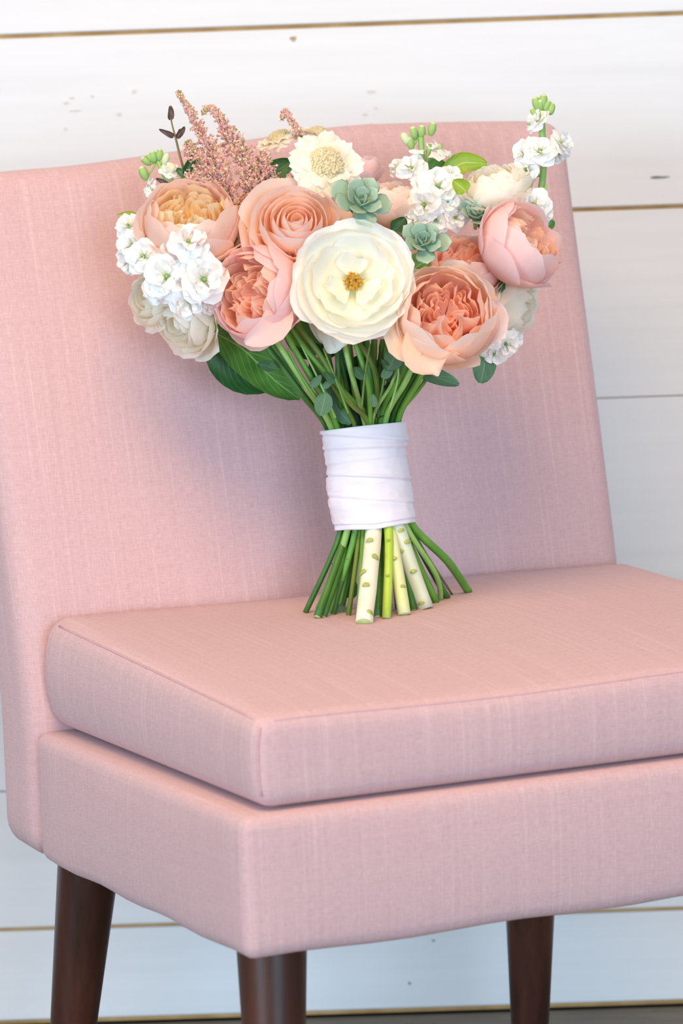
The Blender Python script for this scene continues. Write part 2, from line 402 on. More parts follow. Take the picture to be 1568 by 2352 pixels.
# backrest: upright behind the seat, then leaning back
BT, TH, LEAN = .576, .095, .128
def d_back(v):
    q = v.copy(); z = v.z - ZO; t = max(0, (z - .10) / (BT - .10)); fx = v.x / .60
    q.y += LEAN * (t ** 1.12)
    cx = max(0, 1 - abs(2 * fx - 1) ** 2.4)
    front = 1 - (v.y - .4855) / TH
    tt = min(1, max(0, (z + .02) / (BT + .02))); cz = max(0, 1 - abs(2 * tt - 1) ** 3)
    q.y -= .014 * cx * cz * front
    q.x += (-.005 + .012 * min(1, t) if fx > .5 else -.004) * abs(2 * fx - 1)
    q.z += (.006 * cx + .024 * min(1, max(0, (fx - .2) / .45)) ** 1.3) * max(0, t) ** 4
    q.z -= .004 * (1 - front) * t
    return q
back = obj('backrest', rbox(0, .60, .4855, .4855 + TH, ZO - .022, ZO + BT, (.020, .022, .024), (22, 3, 26), d_back, 'backrest'), FABRIC, CH)
def leg(x, y, sx, sy, z0=-.004, r0=.0265, r1=.0135):
    L = ZO + z0 + .02 - .0
    top = Vector((x, y, ZO + z0 + .012)); bot = Vector((x + sx * L, y + sy * L, .0))
    V = []; n = 24; Fc = []
    zs = [0, .002, .03, .25, .5, .75, .97, .985, 1]
    for i, t in enumerate(zs):
        p = top.lerp(bot, t); r = r0 + (r1 - r0) * t
        if i == 0: r *= .96
        if t == 1: r *= .9
        V += [p + Vector((r * math.cos(2 * pi * k / n), r * math.sin(2 * pi * k / n), 0)) for k in range(n)]
    for i in range(len(zs) - 1):
        Fc += [(i * n + (k + 1) % n, i * n + k, (i + 1) * n + k, (i + 1) * n + (k + 1) % n) for k in range(n)]
    Fc += [tuple(range(n)), tuple(range((len(zs) - 1) * n, len(zs) * n))[::-1]]
    return obj('leg', mesh('leg', V, Fc), WALNUT, CH)
leg(.043, .056, -.05, -.10, r0=.028); leg(.556, .056, .05, -.10, r0=.028)
leg(.0345, .450, -.078, .17, -.02, r0=.028); leg(.4645, .450, .05, .16, -.02, r0=.028)

# ------------------------------------------------------------------ bouquet
def seat_z(x, y):   # chair-frame height of the cushion top
    v = d_cush(Vector((x, y, ZO + CZ1))); return v.z - ZO
def on_seat(px, py, lift=0.0):
    d = ray(px, py); p = None; z = FZ + .19
    for _ in range(6):
        t = (z + lift - CAM.z) / d.z; p = CAM + d * t
        c = RZ.transposed() @ (p - Vector((0, 0, FZ))); z = FZ + seat_z(c.x, min(max(c.y, .02), .47))
    return p
BASE = on_seat(866, 1398)
B = empty('bridal_bouquet', BASE)
B['label'] = 'hand-tied bouquet of peach, pink and white flowers standing on the pink seat'; B['category'] = 'bouquet'
DW = (on_seat(866, 1398) - CAM).dot(fw)      # depth of the binding
DH = DW - .015                               # depth of the flower heads' middle
PX = DH / F_PX                               # metres per photo pixel there

def place(name, me, mats, c, axis, roll=0, label=None):
    o = obj(name, me, mats, B, c - BASE, label)
    q = Vector(axis).to_track_quat('Z', 'Y').to_matrix() @ Matrix.Rotation(roll, 3, 'Z')
    o.rotation_euler = q.to_euler(); return o

def petal_mesh(Rl, a1, hw, az, sq=1.0, curl=0.0, ruf=.03, fold=0.0, lift=0.0, tilt=.05, tip=.14, crease=0.0, a0=6, nu=6, nv=7, seed=0, pinch=0.0):
    r = random.Random(seed); V = []; UV = []; ph = r.uniform(0, 50)
    a0 = math.radians(a0); a1 = math.radians(a1) * r.uniform(.96, 1.05); hw = math.radians(hw) * r.uniform(.92, 1.08)
    for j in range(nv + 1):
        v = j / nv
        s = math.sin(pi * (.16 + .66 * v)) ** .6
        for i in range(nu + 1):
            u = 2 * i / nu - 1
            al = a0 + (a1 - a0) * v * (1 - tip * u * u * v * v)
            al += pinch * v * v * (1 - abs(u)) ** 2
            phi = az + u * hw * s
            k = max(0, (v - .55) / .45)
            rad = Rl * (1 + curl * k * k + tilt * u * v
                        + ruf * v * v * (noise.noise((u * 2.2 + ph, v * 2.5, seed * 1.7)) * 2)
                        + fold * math.cos(u * pi * 2.5) * v - crease * math.exp(-(u / .38) ** 2) * v)
            x = rad * math.sin(al); z = -Rl * math.cos(al) * sq * (1 + .3 * curl * 0) + lift - curl * Rl * k * k * .35 * (1 if a1 > 1.2 else .6)
            z += Rl * ruf * v * v * noise.noise((u * 3 + ph, 7.7, seed * .9)) * 1.6
            V.append((x * math.cos(phi), x * math.sin(phi), z)); UV.append((i / nu, v))
    Fc = [(j * (nu + 1) + i, j * (nu + 1) + i + 1, (j + 1) * (nu + 1) + i + 1, (j + 1) * (nu + 1) + i) for j in range(nv) for i in range(nu)]
    return mesh('petal', V, Fc, UV)
def radial_petal(R, rho0, rho1, az, ztop, zbot, seed):
    """an inner petal of a quartered rose, standing on edge and pointing at the middle"""
    r = random.Random(seed); V = []; UV = []; nu, nv = 5, 4; bend = r.uniform(-.22, .22); ph = r.uniform(0, 9)
    for j in range(nv + 1):
        v = j / nv
        for i in range(nu + 1):
            u = i / nu; rho = R * (rho0 + (rho1 - rho0) * u)
            top = ztop * (1 - 1.1 * (1 - u) ** 2 * .55) - .10 * (2 * u - 1) ** 4
            z = R * (zbot + (top - zbot) * v)
            a = az + bend * (u - .5) * 1.4 + .16 * noise.noise((u * 3 + ph, v * 2, ph)) + .10 * math.sin(v * 2 + ph) * v
            V.append((rho * math.cos(a), rho * math.sin(a), z)); UV.append((u, .25 + .75 * v))
    Fc = [(j * (nu + 1) + i, j * (nu + 1) + i + 1, (j + 1) * (nu + 1) + i + 1, (j + 1) * (nu + 1) + i) for j in range(nv) for i in range(nu)]
    return mesh('petal', V, Fc, UV)
def calyx_mesh(R, zb):
    V = [(0, 0, zb)]; Fc = []; n = 10
    for r_, z in ((.10, zb + .02), (.17, zb - .05), (.12, zb - .16), (.06, zb - .24)):
        V += [(R * r_ * math.cos(2 * pi * k / n), R * r_ * math.sin(2 * pi * k / n), R * z) for k in range(n)]
    V[0] = (0, 0, R * (zb + .03))
    Fc += [(0, 1 + k, 1 + (k + 1) % n) for k in range(n)]
    for j in range(3): Fc += [(1 + j * n + k, 1 + (j + 1) * n + k, 1 + (j + 1) * n + (k + 1) % n, 1 + j * n + (k + 1) % n) for k in range(n)]
    return mesh('calyx', V, Fc)

CUP = dict(layers=[  # n, Rl, a1, half width, squash, curl, ruffle, fold, lift, material slot
    (5, 1.05, 92, 46, .92, .10, .04, 0, 0, 0), (5, 1.00, 114, 48, .95, .0, .03, 0, 0, 0), (5, .95, 123, 48, .95, .0, .03, 0, .0, 0),
    (6, .88, 126, 42, .95, .0, .04, 0, .0, 0), (6, .80, 126, 38, .95, .0, .05, .02, .0, 1)],
    radial=6, quarter=[(.66, 120), (.57, 120), (.47, 121), (.37, 123), (.26, 127)])
SPIRAL = dict(layers=[
    (4, 1.10, 80, 56, .78, .22, .05, 0, -.02, 0), (4, 1.0, 95, 60, .86, .22, .05, 0, 0, 0), (3, .90, 106, 76, .92, .18, .05, 0, .0, 0),
    (3, .80, 115, 80, .98, .12, .04, 0, .02, 0), (3, .68, 121, 82, 1.03, .08, .04, 0, .05, 0), (3, .56, 126, 84, 1.08, .06, .04, 0, .08, 1),
    (3, .45, 129, 86, 1.14, .05, .04, 0, .10, 1), (3, .35, 132, 88, 1.22, .04, .04, 0, .12, 1), (3, .25, 134, 95, 1.4, .0, .04, 0, .15, 1), (2, .15, 136, 120, 1.8, 0, .04, 0, .2, 1)],
    radial=0)
OPEN = dict(layers=[
    (5, 1.06, 80, 52, .44, .03, .05, 0, -.08, 0), (5, 1.0, 86, 52, .52, .02, .04, 0, -.05, 0), (4, .88, 92, 60, .60, .0, .05, 0, -.03, 0),
    (4, .70, 94, 56, .62, .0, .07, 0, -.06, 0), (3, .46, 92, 46, .62, .0, .10, 0, -.12, 0)],
    radial=0)
LOOSE = dict(layers=[
    (5, 1.06, 86, 46, .85, .16, .06, 0, 0, 0), (5, 1.0, 104, 46, .95, .08, .05, 0, 0, 0), (5, .88, 116, 48, 1.0, .05, .05, 0, 0, 0),
    (5, .72, 126, 52, 1.05, .03, .05, 0, .02, 0), (5, .55, 132, 56, 1.1, .0, .06, 0, .05, 0), (4, .36, 138, 60, 1.2, 0, .08, 0, .08, 0)],
    radial=0)
RANUN = dict(layers=[
    (5, 1.10, 88, 40, .62, .10, .06, 0, -.06, 0), (6, 1.02, 100, 40, .66, .02, .04, 0, -.02, 0), (7, .94, 112, 36, .70, .0, .04, 0, .0, 0), (7, .86, 120, 36, .74, 0, .04, 0, .0, 0),
    (7, .76, 128, 36, .8, 0, .04, 0, .02, 0), (6, .64, 134, 40, .85, 0, .04, 0, .04, 0), (6, .5, 140, 42, .95, 0, .05, 0, .06, 0), (5, .34, 146, 50, 1.1, 0, .06, 0, .08, 0)],
    radial=0)
def rose(name, px, py, rpx, dz, axis, kind, mats, label, seed, roll=0.0, nu=8, nv=9, extra=None):
    d = DH + dz; c = at(px, py, d); R = rpx * d / F_PX; ax = cdir(*axis); r = random.Random(seed)
    root = place(name, calyx_mesh(R, -.93 * kind['layers'][0][4] + kind['layers'][0][8]), SEPAL, c, ax, roll, label)
    az = r.uniform(0, 6.28)
    for li, (n, rl, a1, hw, sq, curl, ruf, fold, lift, ms) in enumerate(kind['layers']):
        for k in range(n):
            me = petal_mesh(R * rl, a1 + r.uniform(-4, 4), hw, az + 2 * pi * k / n + r.uniform(-.12, .12), sq, curl * r.uniform(.6, 1.4), ruf, fold, lift * R,
                            nu=nu, nv=nv, seed=seed * 977 + li * 31 + k)
            obj('petal', me, mats[ms], root)
        az += pi / n + r.uniform(-.25, .25)
    for qi, (rl, a1) in enumerate(kind.get('quarter', ())):      # folded petals nested in five quarters
        for k in range(5):
            me = petal_mesh(R * rl * r.uniform(.94, 1.06), a1 + r.uniform(-7, 7), 37, az + 2 * pi * k / 5 + r.uniform(-.14, .14), 1.0, 0, .055, 0, R * (.06 + .02 * qi + r.uniform(-.05, .05)),
                            crease=r.uniform(.18, .42), tip=.12, nu=8, nv=6, seed=seed * 577 + qi * 41 + k)
            obj('petal', me, mats[1], root)
    for k in range(kind.get('radial', 0)):
        a = 2 * pi * k / kind['radial'] + r.uniform(-.1, .1)
        far = k % 2
        me = radial_petal(R, .06 + .1 * far + r.uniform(0, .06), .46 + .14 * far, a, .30 + .08 * far + r.uniform(-.05, .05), -.45, seed * 31 + k)
        obj('petal', me, mats[1], root)
    return root, R

# --- the roses
rose('garden_rose', 440, 508, 112, -.030, (.02, .72, .72), CUP, (P_APOUT, P_APRI), 'apricot garden rose with yellow ruffled heart, behind the white stock florets', 11)
rose('spray_rose', 680, 518, 104, -.055, (.10, .42, .92), SPIRAL, (P_ROSE, P_ROSE), 'peach rose with a tight spiral heart, left above the big white rose', 12)
rose('garden_rose', 590, 672, 112, -.060, (-.62, .12, .75), CUP, (P_PINK, P_CORAL), 'pale pink garden rose turned left, between white stock and big white rose', 13)
wr, WR = rose('open_rose', 812, 638, 134, -.105, (.0, .16, 1), OPEN, (P_WHITE, P_WHITE), 'big wide-open white rose with golden stamens at the front', 14, nu=8, nv=8)
rose('garden_rose', 1022, 722, 116, -.085, (.06, .34, .94), CUP, (P_PEACH, P_CORAL), 'peach garden rose with quartered coral heart, lowest at the front', 15)
rose('garden_rose', 1066, 610, 84, -.010, (-.05, .75, .66), CUP, (P_PINK, P_CORAL), 'coral-hearted garden rose half hidden behind the small succulent', 16)
rose('garden_rose', 1200, 556, 102, -.035, (.66, .42, .40), CUP, (P_PINK, P_CORAL), 'blush pink garden rose at the right turned away to the right', 17)
rose('garden_rose', 892, 458, 70, .015, (.05, .95, .25), CUP, (P_PEACH, P_PEACH), 'pale peach garden rose behind the large succulent', 18)
rose('garden_rose', 822, 385, 52, .075, (.1, .9, .1), CUP, (P_PINK, P_PEACH), 'pink rose tip peeping out behind the cream scabiosa', 19)
rose('garden_rose', 905, 560, 62, .030, (.1, .5, .8), CUP, (P_PEACH, P_PEACH), 'deep-set peach rose between the two succulents', 20)
rose('loose_rose', 348, 682, 66, -.005, (-.70, .15, .55), LOOSE, (P_CREAM, P_CREAM), 'cream rose at the left edge below the white stock florets', 21)
rose('loose_rose', 418, 738, 82, -.020, (-.60, -.38, .42), LOOSE, (P_CREAM, P_CREAM), 'ivory rose hanging lowest at the left, petals turned down', 22)
rose('ranunculus', 1132, 425, 84, .010, (-.25, .86, .35), RANUN, (P_CREAM, P_CREAM), 'cream ranunculus with packed thin petals, above the pink rose', 23)
rose('lisianthus', 1184, 704, 78, .005, (.80, -.30, .30), LOOSE, (P_CREAM, P_CREAM), 'cream lisianthus under the pink rose at the right edge', 24)
# --- guard petals that hang free of their flowers
def sheet(pts, wid, mat, name='petal', parent=None, cup=.25, face=None, nu=6, nv=8, ruf=.12, seed=0, point=.75, label=None):
    """broad petal or leaf along a path; pts are world points base to tip"""
    pts = [Vector(p) for p in pts]; r = random.Random(seed); V = []; UV = []; ph = r.uniform(0, 40); face = face or -fw
    def path(t):
        x = t * (len(pts) - 1); i = min(int(x), len(pts) - 2); f = x - i
        p0 = pts[max(i - 1, 0)]; p1 = pts[i]; p2 = pts[i + 1]; p3 = pts[min(i + 2, len(pts) - 1)]
        return .5 * ((2 * p1) + (p2 - p0) * f + (2 * p0 - 5 * p1 + 4 * p2 - p3) * f * f + (3 * p1 - p0 - 3 * p2 + p3) * f ** 3)
    o0 = pts[0].copy()
    for j in range(nv + 1):
        v = j / nv; p = path(v); d = (path(min(1, v + .02)) - path(max(0, v - .02))).normalized()
        s = d.cross(face).normalized(); nn = s.cross(d).normalized()
        hw = wid / 2 * (math.sin(pi * (v * .94 + .03) ** point) ** .75)
        for i in range(nu + 1):
            u = 2 * i / nu - 1
            q = p + s * (u * hw) + nn * (cup * wid * (u * u - .5) * .5 + ruf * wid * .5 * noise.noise((u * 1.8 + ph, v * 3, ph)) * (.3 + abs(u)))
            V.append(q - o0); UV.append((i / nu, v))
    Fc = [(j * (nu + 1) + i, j * (nu + 1) + i + 1, (j + 1) * (nu + 1) + i + 1, (j + 1) * (nu + 1) + i) for j in range(nv) for i in range(nu)]
    return obj(name, mesh(name, V, Fc, UV), mat, parent or B, o0 - BASE, label)
def sh(pl, dz, wpx, mat, **k):
    """pl: photo points (x, y[, extra depth])"""
    P = [at(p[0], p[1], DH + dz + (p[2] if len(p) > 2 else 0)) for p in pl]
    return sheet(P, wpx * PX, mat, **k)
# lower guard petals of the front peach rose
sh([(1010, 760), (985, 815, -.02), (1003, 858, -.03)], -.085, 130, P_PEACH, name='petal', seed=3, cup=.35)
sh([(960, 740), (930, 780, -.015), (958, 830, -.02)], -.080, 100, P_PEACH, name='petal', seed=4, cup=.3)
sh([(1085, 770), (1130, 740, -.01), (1130, 690, -.01)], -.075, 80, P_PINK, name='petal', seed=5, cup=.3)
# guard petal of the pink rose at the left
sh([(650, 700), (625, 755, -.01), (562, 788, -.01)], -.080, 70, P_PINK, name='petal', seed=6)
# white bracts under the big white rose
sh([(740, 730), (765, 775), (755, 812)], -.05, 62, LEAF_W, name='petal', seed=8)
sh([(720, 710), (735, 750), (745, 790)], -.04, 46, LEAF_W, name='petal', seed=9)
sh([(780, 755), (785, 770), (772, 800)], -.05, 50, LEAF_W, name='petal', seed=10)

# --- stamens of the white rose
def stamen_mesh(R, seed):
    r = random.Random(seed); V = []; Fc = []; mi = []
    for k in range(90):
        a = r.uniform(0, 2 * pi); rho = R * .12 * math.sqrt(r.random()); zb = -R * .50; zt = -R * (.27 + .10 * r.random()) ; s = 1 + .5 * r.random()
        p0 = Vector((rho * .5 * math.cos(a), rho * .5 * math.sin(a), zb)); p1 = Vector((rho * s * math.cos(a), rho * s * math.sin(a), zt))
        b = len(V); w = R * .008
        for p in (p0, p1): V += [p + Vector((w, 0, 0)), p + Vector((-w * .5, w * .87, 0)), p + Vector((-w * .5, -w * .87, 0))]
        for i in range(3): Fc.append((b + i, b + (i + 1) % 3, b + 3 + (i + 1) % 3, b + 3 + i)); mi.append(1)
        b = len(V); w = R * r.uniform(.022, .036)
        off = [Vector((r.uniform(-1, 1), r.uniform(-1, 1), r.uniform(-1, 1))).normalized() * w for _ in range(1)][0]
        V += [p1 + Vector(q) * w for q in ((1.3, 0, 0), (-1.3, 0, 0), (0, 1, 0), (0, -1, 0), (0, 0, .8), (0, 0, -.8))]
        for f in ((0, 2, 4), (2, 1, 4), (1, 3, 4), (3, 0, 4), (2, 0, 5), (1, 2, 5), (3, 1, 5), (0, 3, 5)): Fc.append(tuple(b + i for i in f)); mi.append(0)
    return mesh('stamens', V, Fc, None, False, mi)
o = obj('stamens', stamen_mesh(WR, 5), [GOLD, FILAM], wr); o['kind'] = 'stuff'; o['label'] = 'golden stamens in the heart of the white rose'

# --- white stock: ruffled double florets
def floret_mesh(seed, R=1.0, double=True):
    r = random.Random(seed); V = []; Fc = []; UV = []; mi = []
    lays = [(5, 1.0, .10, 62), (5, .86, .30, 60), (4, .62, .46, 58), (3, .38, .52, 56)] if double else [(4, 1.0, .05, 50)]
    az = r.uniform(0, 6)
    for (n, rl, lift, hw) in lays:
        for k in range(n):
            a0 = az + 2 * pi * k / n + r.uniform(-.2, .2); b = len(V); nu, nv = 5, 4; ph = r.uniform(0, 60); dr = r.uniform(-.12, .16)
            for j in range(nv + 1):
                v = j / nv
                for i in range(nu + 1):
                    u = 2 * i / nu - 1; w = math.radians(hw) * (.35 + .65 * v) * .75
                    rho = rl * (.10 + .90 * v) * (1 - .16 * u * u * v + .08 * math.cos(u * pi) * v)
                    z = lift * (v ** .8) + dr * v * v - .12 * v * v * (1 if rl > .8 else -.5) + .26 * v * noise.noise((u * 2 + ph, v * 2, ph * .7))
                    V.append((R * rho * math.cos(a0 + u * w), R * rho * math.sin(a0 + u * w), R * z)); UV.append((i / nu, v))
            for j in range(nv):
                for i in range(nu):
                    Fc.append((b + j * (nu + 1) + i, b + j * (nu + 1) + i + 1, b + (j + 1) * (nu + 1) + i + 1, b + (j + 1) * (nu + 1) + i)); mi.append(0)
        az += .6
    b = len(V); n = 6     # green throat
    for rr, z in ((.07, .30), (.12, .12), (.14, -.05), (.10, -.4), (.05, -.55)):
        V += [(R * rr * math.cos(2 * pi * k / n), R * rr * math.sin(2 * pi * k / n), R * z) for k in range(n)]; UV += [(0, 0)] * n
    for j in range(4):
        for k in range(n): Fc.append((b + j * n + k, b + j * n + (k + 1) % n, b + (j + 1) * n + (k + 1) % n, b + (j + 1) * n + k)); mi.append(1)
    Fc.append(tuple(b + k for k in range(n))); mi.append(1)
    return mesh('floret', V, Fc, UV, True, mi)
FLOR = [floret_mesh(s) for s in range(6)]
FSIDE = [floret_mesh(s + 40, 1, False) for s in range(3)]
for m_ in FLOR + FSIDE:
    m_.materials.append(P_STOCK); m_.materials.append(BUDG)
def bud_mesh():
    V = []; Fc = []; n = 8; mi = []
    prof = [(0, -1.1), (.26, -1.0), (.52, -.6), (.64, -.1), (.62, .4), (.46, .8), (.18, 1.02), (0, 1.06)]
    for rr, z in prof: V += [(rr * (1 + .12 * math.cos(4 * 2 * pi * k / n)) * math.cos(2 * pi * k / n), rr * math.sin(2 * pi * k / n), z) for k in range(n)]
    for j in range(len(prof) - 1):
        for k in range(n): Fc.append((j * n + k, j * n + (k + 1) % n, (j + 1) * n + (k + 1) % n, (j + 1) * n + k)); mi.append(1 if j >= 5 else 0)
    return mesh('bud', V, Fc, None, True, mi)
BUDM = bud_mesh(); BUDM.materials.append(BUDG); BUDM.materials.append(P_STOCK)
BUDW = BUDM.copy(); BUDW.materials.clear(); BUDW.materials.append(P_STOCK); BUDW.materials.append(BUDG)
def sub(name, me, parent, pworld, c, axis, s, roll=0):
    """a sub-part of an unrotated part that stands at pworld"""
    o = bpy.data.objects.new(name, me); COL.objects.link(o); o.parent = parent; o.location = c - pworld
    o.rotation_euler = (Vector(axis).to_track_quat('Z', 'Y').to_matrix() @ Matrix.Rotation(roll, 3, 'Z')).to_euler()
    o.scale = s if isinstance(s, tuple) else (s, s, s); return o
def stock(stem_pts, florets, buds, label, dz, rstem=6, mat=STEM_L):
    P = [at(p[0], p[1], DH + dz + (p[2] if len(p) > 2 else 0)) for p in stem_pts]
    root = obj('stock_spike', tube([p - P[0] for p in P], rstem * PX, 7, name='stock_spike'), mat, B, P[0] - BASE, label)
    for k, f in enumerate(florets):
        px, py, rp, ax = f[:4]; d = DH + dz + (f[4] if len(f) > 4 else -.01)
        c = at(px, py, d); me = FSIDE[k % 3] if len(f) > 5 else FLOR[(k + int(px)) % 6]
        sub('floret', me, root, P[0], c, cdir(*ax), rp * PX, k * 1.3)
        # little stalk to the spike
        best = min(P, key=lambda q: (q - c).length)
        if (best - c).length > .004:
            e0 = c - cdir(*ax) * (rp * PX * .5)
            obj('stalk', tube([e0 - P[0], (e0 + best) / 2 - P[0] - up * .002, best - P[0]], 2.6 * PX, 5, name='stalk', sub=2), mat, root)
    for px, py, rp, ax, kind in buds:
        c = at(px, py, DH + dz - .002)
        sub('bud', BUDW if kind else BUDM, root, P[0], c, cdir(*ax), rp * PX)
        best = min(P, key=lambda q: (q - c).length)
        e0 = c - cdir(*ax) * (rp * PX * .9)
        obj('stalk', tube([e0 - P[0], best - P[0]], 2.4 * PX, 5, name='stalk', sub=2), mat, root)
    return root
F0 = (0, .15, 1)
stock([(420, 720), (400, 640), (390, 560), (380, 510)],
      [(383, 636, 56, (-.05, .1, 1), -.055), (467, 642, 58, (.15, .05, 1), -.06), (432, 556, 48, (.05, .3, 1), -.062), (330, 590, 44, (-.3, .2, .9), -.045),
       (395, 580, 40, (0, .3, .9), -.05), (435, 690, 46, (.1, -.4, .85), -.05), (360, 668, 36, (-.3, -.3, .85), -.05), (455, 588, 40, (.3, .2, .9), -.056), (480, 690, 34, (.4, -.4, .8), -.045), (425, 620, 36, (0, 0, 1), -.05)],
      [], 'white stock head with the largest florets, in front of the apricot rose', 0)
stock([(350, 640), (330, 580), (315, 520), (300, 490)],
      [(306, 565, 44, (-.35, .15, .9), -.02), (296, 520, 34, (-.3, .5, .8), -.01), (296, 598, 34, (-.6, -.2, .75), -.015), (335, 545, 32, (0, .5, .85), -.015)],
      [(346, 500, 10, (-.2, .9, .1), 1)], 'white stock head at the far left edge of the bouquet', 0)
stock([(990, 560, .05), (978, 450), (970, 370), (966, 305)],
      [(985, 345, 50, (.15, .92, .3), -.004, 1), (945, 388, 38, (-.3, .5, .8)), (1005, 430, 50, (.05, .25, 1), -.03), (1035, 408, 34, (.4, .5, .7), -.02), (975, 470, 46, (-.2, .0, 1), -.035), (1025, 465, 40, (.3, .1, .9), -.03), (1045, 500, 34, (.3, -.1, .9), -.03),
       (950, 500, 36, (-.3, -.1, .9), -.03), (1000, 505, 36, (0, -.3, .9), -.03), (915, 385, 26, (-.5, .5, .6), 0), (975, 425, 36, (-.2, .3, .9), -.02), (1010, 340, 34, (.5, .75, .3), 0, 1)],
      [(932, 320, 17, (-.5, .8, .2), 1), (950, 305, 15, (-.2, .9, .3), 0), (968, 302, 15, (.05, 1, .3), 0), (992, 296, 16, (.2, .9, .2), 0), (942, 330, 15, (-.3, .9, .3), 0)],
      'white stock spike with green buds, standing up in the middle of the top', .03, 7)
stock([(1215, 560, .04), (1235, 470), (1247, 400), (1246, 330), (1242, 250)],
      [(1236, 278, 32, (-.6, .6, .5), -.004), (1205, 350, 36, (-.7, .3, .6), -.004), (1240, 350, 42, (-.1, .5, .85), -.012), (1287, 330, 36, (.75, .35, .55), -.004), (1210, 390, 36, (-.6, .1, .75), -.006), (1280, 350, 28, (.5, -.4, .7), 0),
       (1225, 470, 42, (.1, .1, 1), -.02), (1195, 405, 30, (-.5, -.2, .8), 0), (1245, 490, 28, (.5, -.1, .8), -.015), (1215, 285, 22, (-.9, -.1, .4), 0, 1)],
      [(1232, 238, 17, (-.25, .95, .2), 0), (1247, 233, 17, (.1, 1, .2), 0), (1256, 243, 14, (.4, .9, .2), 0), (1266, 250, 14, (.2, 1, 0), 0), (1226, 258, 12, (-.5, .85, .2), 0), (1240, 243, 15, (0, .9, .5), 0)],
      'tallest white stock spike, rising at the right above the pink rose', .02, 8)
stock([(405, 470, .02), (385, 430), (375, 400), (362, 370)],
      [(390, 395, 26, (.3, .75, .5), -.004), (345, 430, 26, (-.7, .2, .4), 0, 1), (418, 408, 22, (.8, .2, .4), 0, 1), (350, 440, 18, (-.4, .3, .8), 0)],
      [(352, 360, 14, (-.2, .9, .2), 0), (366, 355, 14, (.1, .95, .2), 0), (380, 365, 14, (.35, .85, .2), 1), (335, 370, 13, (-.7, .6, .2), 0), (330, 398, 17, (-.35, .9, .2), 0), (392, 398, 22, (.3, .9, .3), 1), (344, 362, 11, (-.5, .8, .2), 0)],
      'budding stock sprig with green buds at the upper left', .01, 5)
stock([(1090, 720, .02), (1120, 760), (1145, 785), (1165, 800)],
      [(1160, 790, 36, (.35, -.3, .85), -.01), (1135, 812, 30, (-.1, -.5, .8), -.01), (1180, 780, 26, (.7, -.1, .6), -.005), (1130, 775, 30, (-.2, .1, .9), -.015)],
      [(1128, 745, 18, (.1, .2, .9), 1), (1108, 800, 20, (-.1, -.95, .2), 1), (1145, 755, 18, (.5, -.6, .5), 1), (1120, 790, 20, (0, -.95, .3), 1)],
      'small white stock cluster hanging lowest at the right', .0, 5)
stock([(1200, 620, .04), (1225, 640), (1245, 650)], [(1240, 650, 20, (.7, -.3, .5), 0, 1), (1222, 640, 20, (.5, -.6, .6), 0)], [], 'white floret tip peeping below the pink rose', .03, 4)

# --- cream scabiosas
def scabiosa(px, py, rpx, dz, axis, seed, label, n=11):
    d = DH + dz; c = at(px, py, d); R = rpx * d / F_PX; r = random.Random(seed)
    V = []; Fc = []
    for k in range(150):        # pincushion
        f = (k + .5) / 150; rho = R * .46 * math.sqrt(f); a = k * 2.39996; z = R * (.20 * math.cos(f * 1.5) + r.uniform(-.02, .05)); w = R * r.uniform(.05, .075)
        p = Vector((rho * math.cos(a), rho * math.sin(a), z)); b = len(V)
        V += [p + Vector(q) * w for q in ((1, 0, 0), (-1, 0, 0), (0, 1, 0), (0, -1, 0), (r.uniform(-.6, .6), r.uniform(-.6, .6), 1.6), (0, 0, -1.5))]
        for f_ in ((0, 2, 4), (2, 1, 4), (1, 3, 4), (3, 0, 4), (2, 0, 5), (1, 2, 5), (3, 1, 5), (0, 3, 5)): Fc.append(tuple(b + i for i in f_))
    b = len(V); V.append(Vector((0, 0, R * .17)))
    for rr, z in ((.25, .14), (.46, .0), (.2, -.15)): V += [Vector((R * rr * math.cos(2 * pi * k / 14), R * rr * math.sin(2 * pi * k / 14), R * z)) for k in range(14)]
    Fc += [(b, b + 1 + k, b + 1 + (k + 1) % 14) for k in range(14)]
    for j_ in range(2): Fc += [(b + 1 + j_ * 14 + k, b + 15 + j_ * 14 + k, b + 15 + j_ * 14 + (k + 1) % 14, b + 1 + j_ * 14 + (k + 1) % 14) for k in range(14)]
    root = place('scabiosa', mesh('scabiosa', V, Fc), CREAM_EYE, c, cdir(*axis), 0, label)
    for lay, (nn, rl, lf) in enumerate(((n, 1.0, .0), (n - 3, .72, .09))):
        for k in range(nn):
            a0 = 2 * pi * (k + .5 * lay) / nn + r.uniform(-.1, .1); PV = []; UV = []; nu, nv = 6, 6; ph = r.uniform(0, 60); L = rl * r.uniform(.9, 1.08); dr = r.uniform(-.22, .08)
            for j in range(nv + 1):
                v = j / nv
                for i in range(nu + 1):
                    u = 2 * i / nu - 1
                    rho = R * L * (.25 + .75 * v * (1 - .14 * u * u * v + .05 * math.cos(3 * pi * u) * v)); wd = R * .30 * (.4 + .75 * math.sin(pi * (.1 + .62 * v)))
                    z = R * (lf + dr * v * v + .05 * math.cos(u * pi * 1.5) * v + .10 * v * noise.noise((u * 2 + ph, v * 2, ph)))
                    x, y_ = rho, u * wd
                    PV.append((x * math.cos(a0) - y_ * math.sin(a0), x * math.sin(a0) + y_ * math.cos(a0), z)); UV.append((i / nu, v))
            PF = [(j * (nu + 1) + i, j * (nu + 1) + i + 1, (j + 1) * (nu + 1) + i + 1, (j + 1) * (nu + 1) + i) for j in range(nv) for i in range(nu)]
            obj('petal', mesh('petal', PV, PF, UV), P_SCAB, root)
    return root
scabiosa(748, 378, 90, -.030, (.30, .36, .80), 31, 'cream scabiosa with a pale pincushion centre, above the peach spiral rose')
scabiosa(738, 312, 62, .060, (.30, .85, .10), 32, 'cream scabiosa seen edge-on behind the front one', 12)
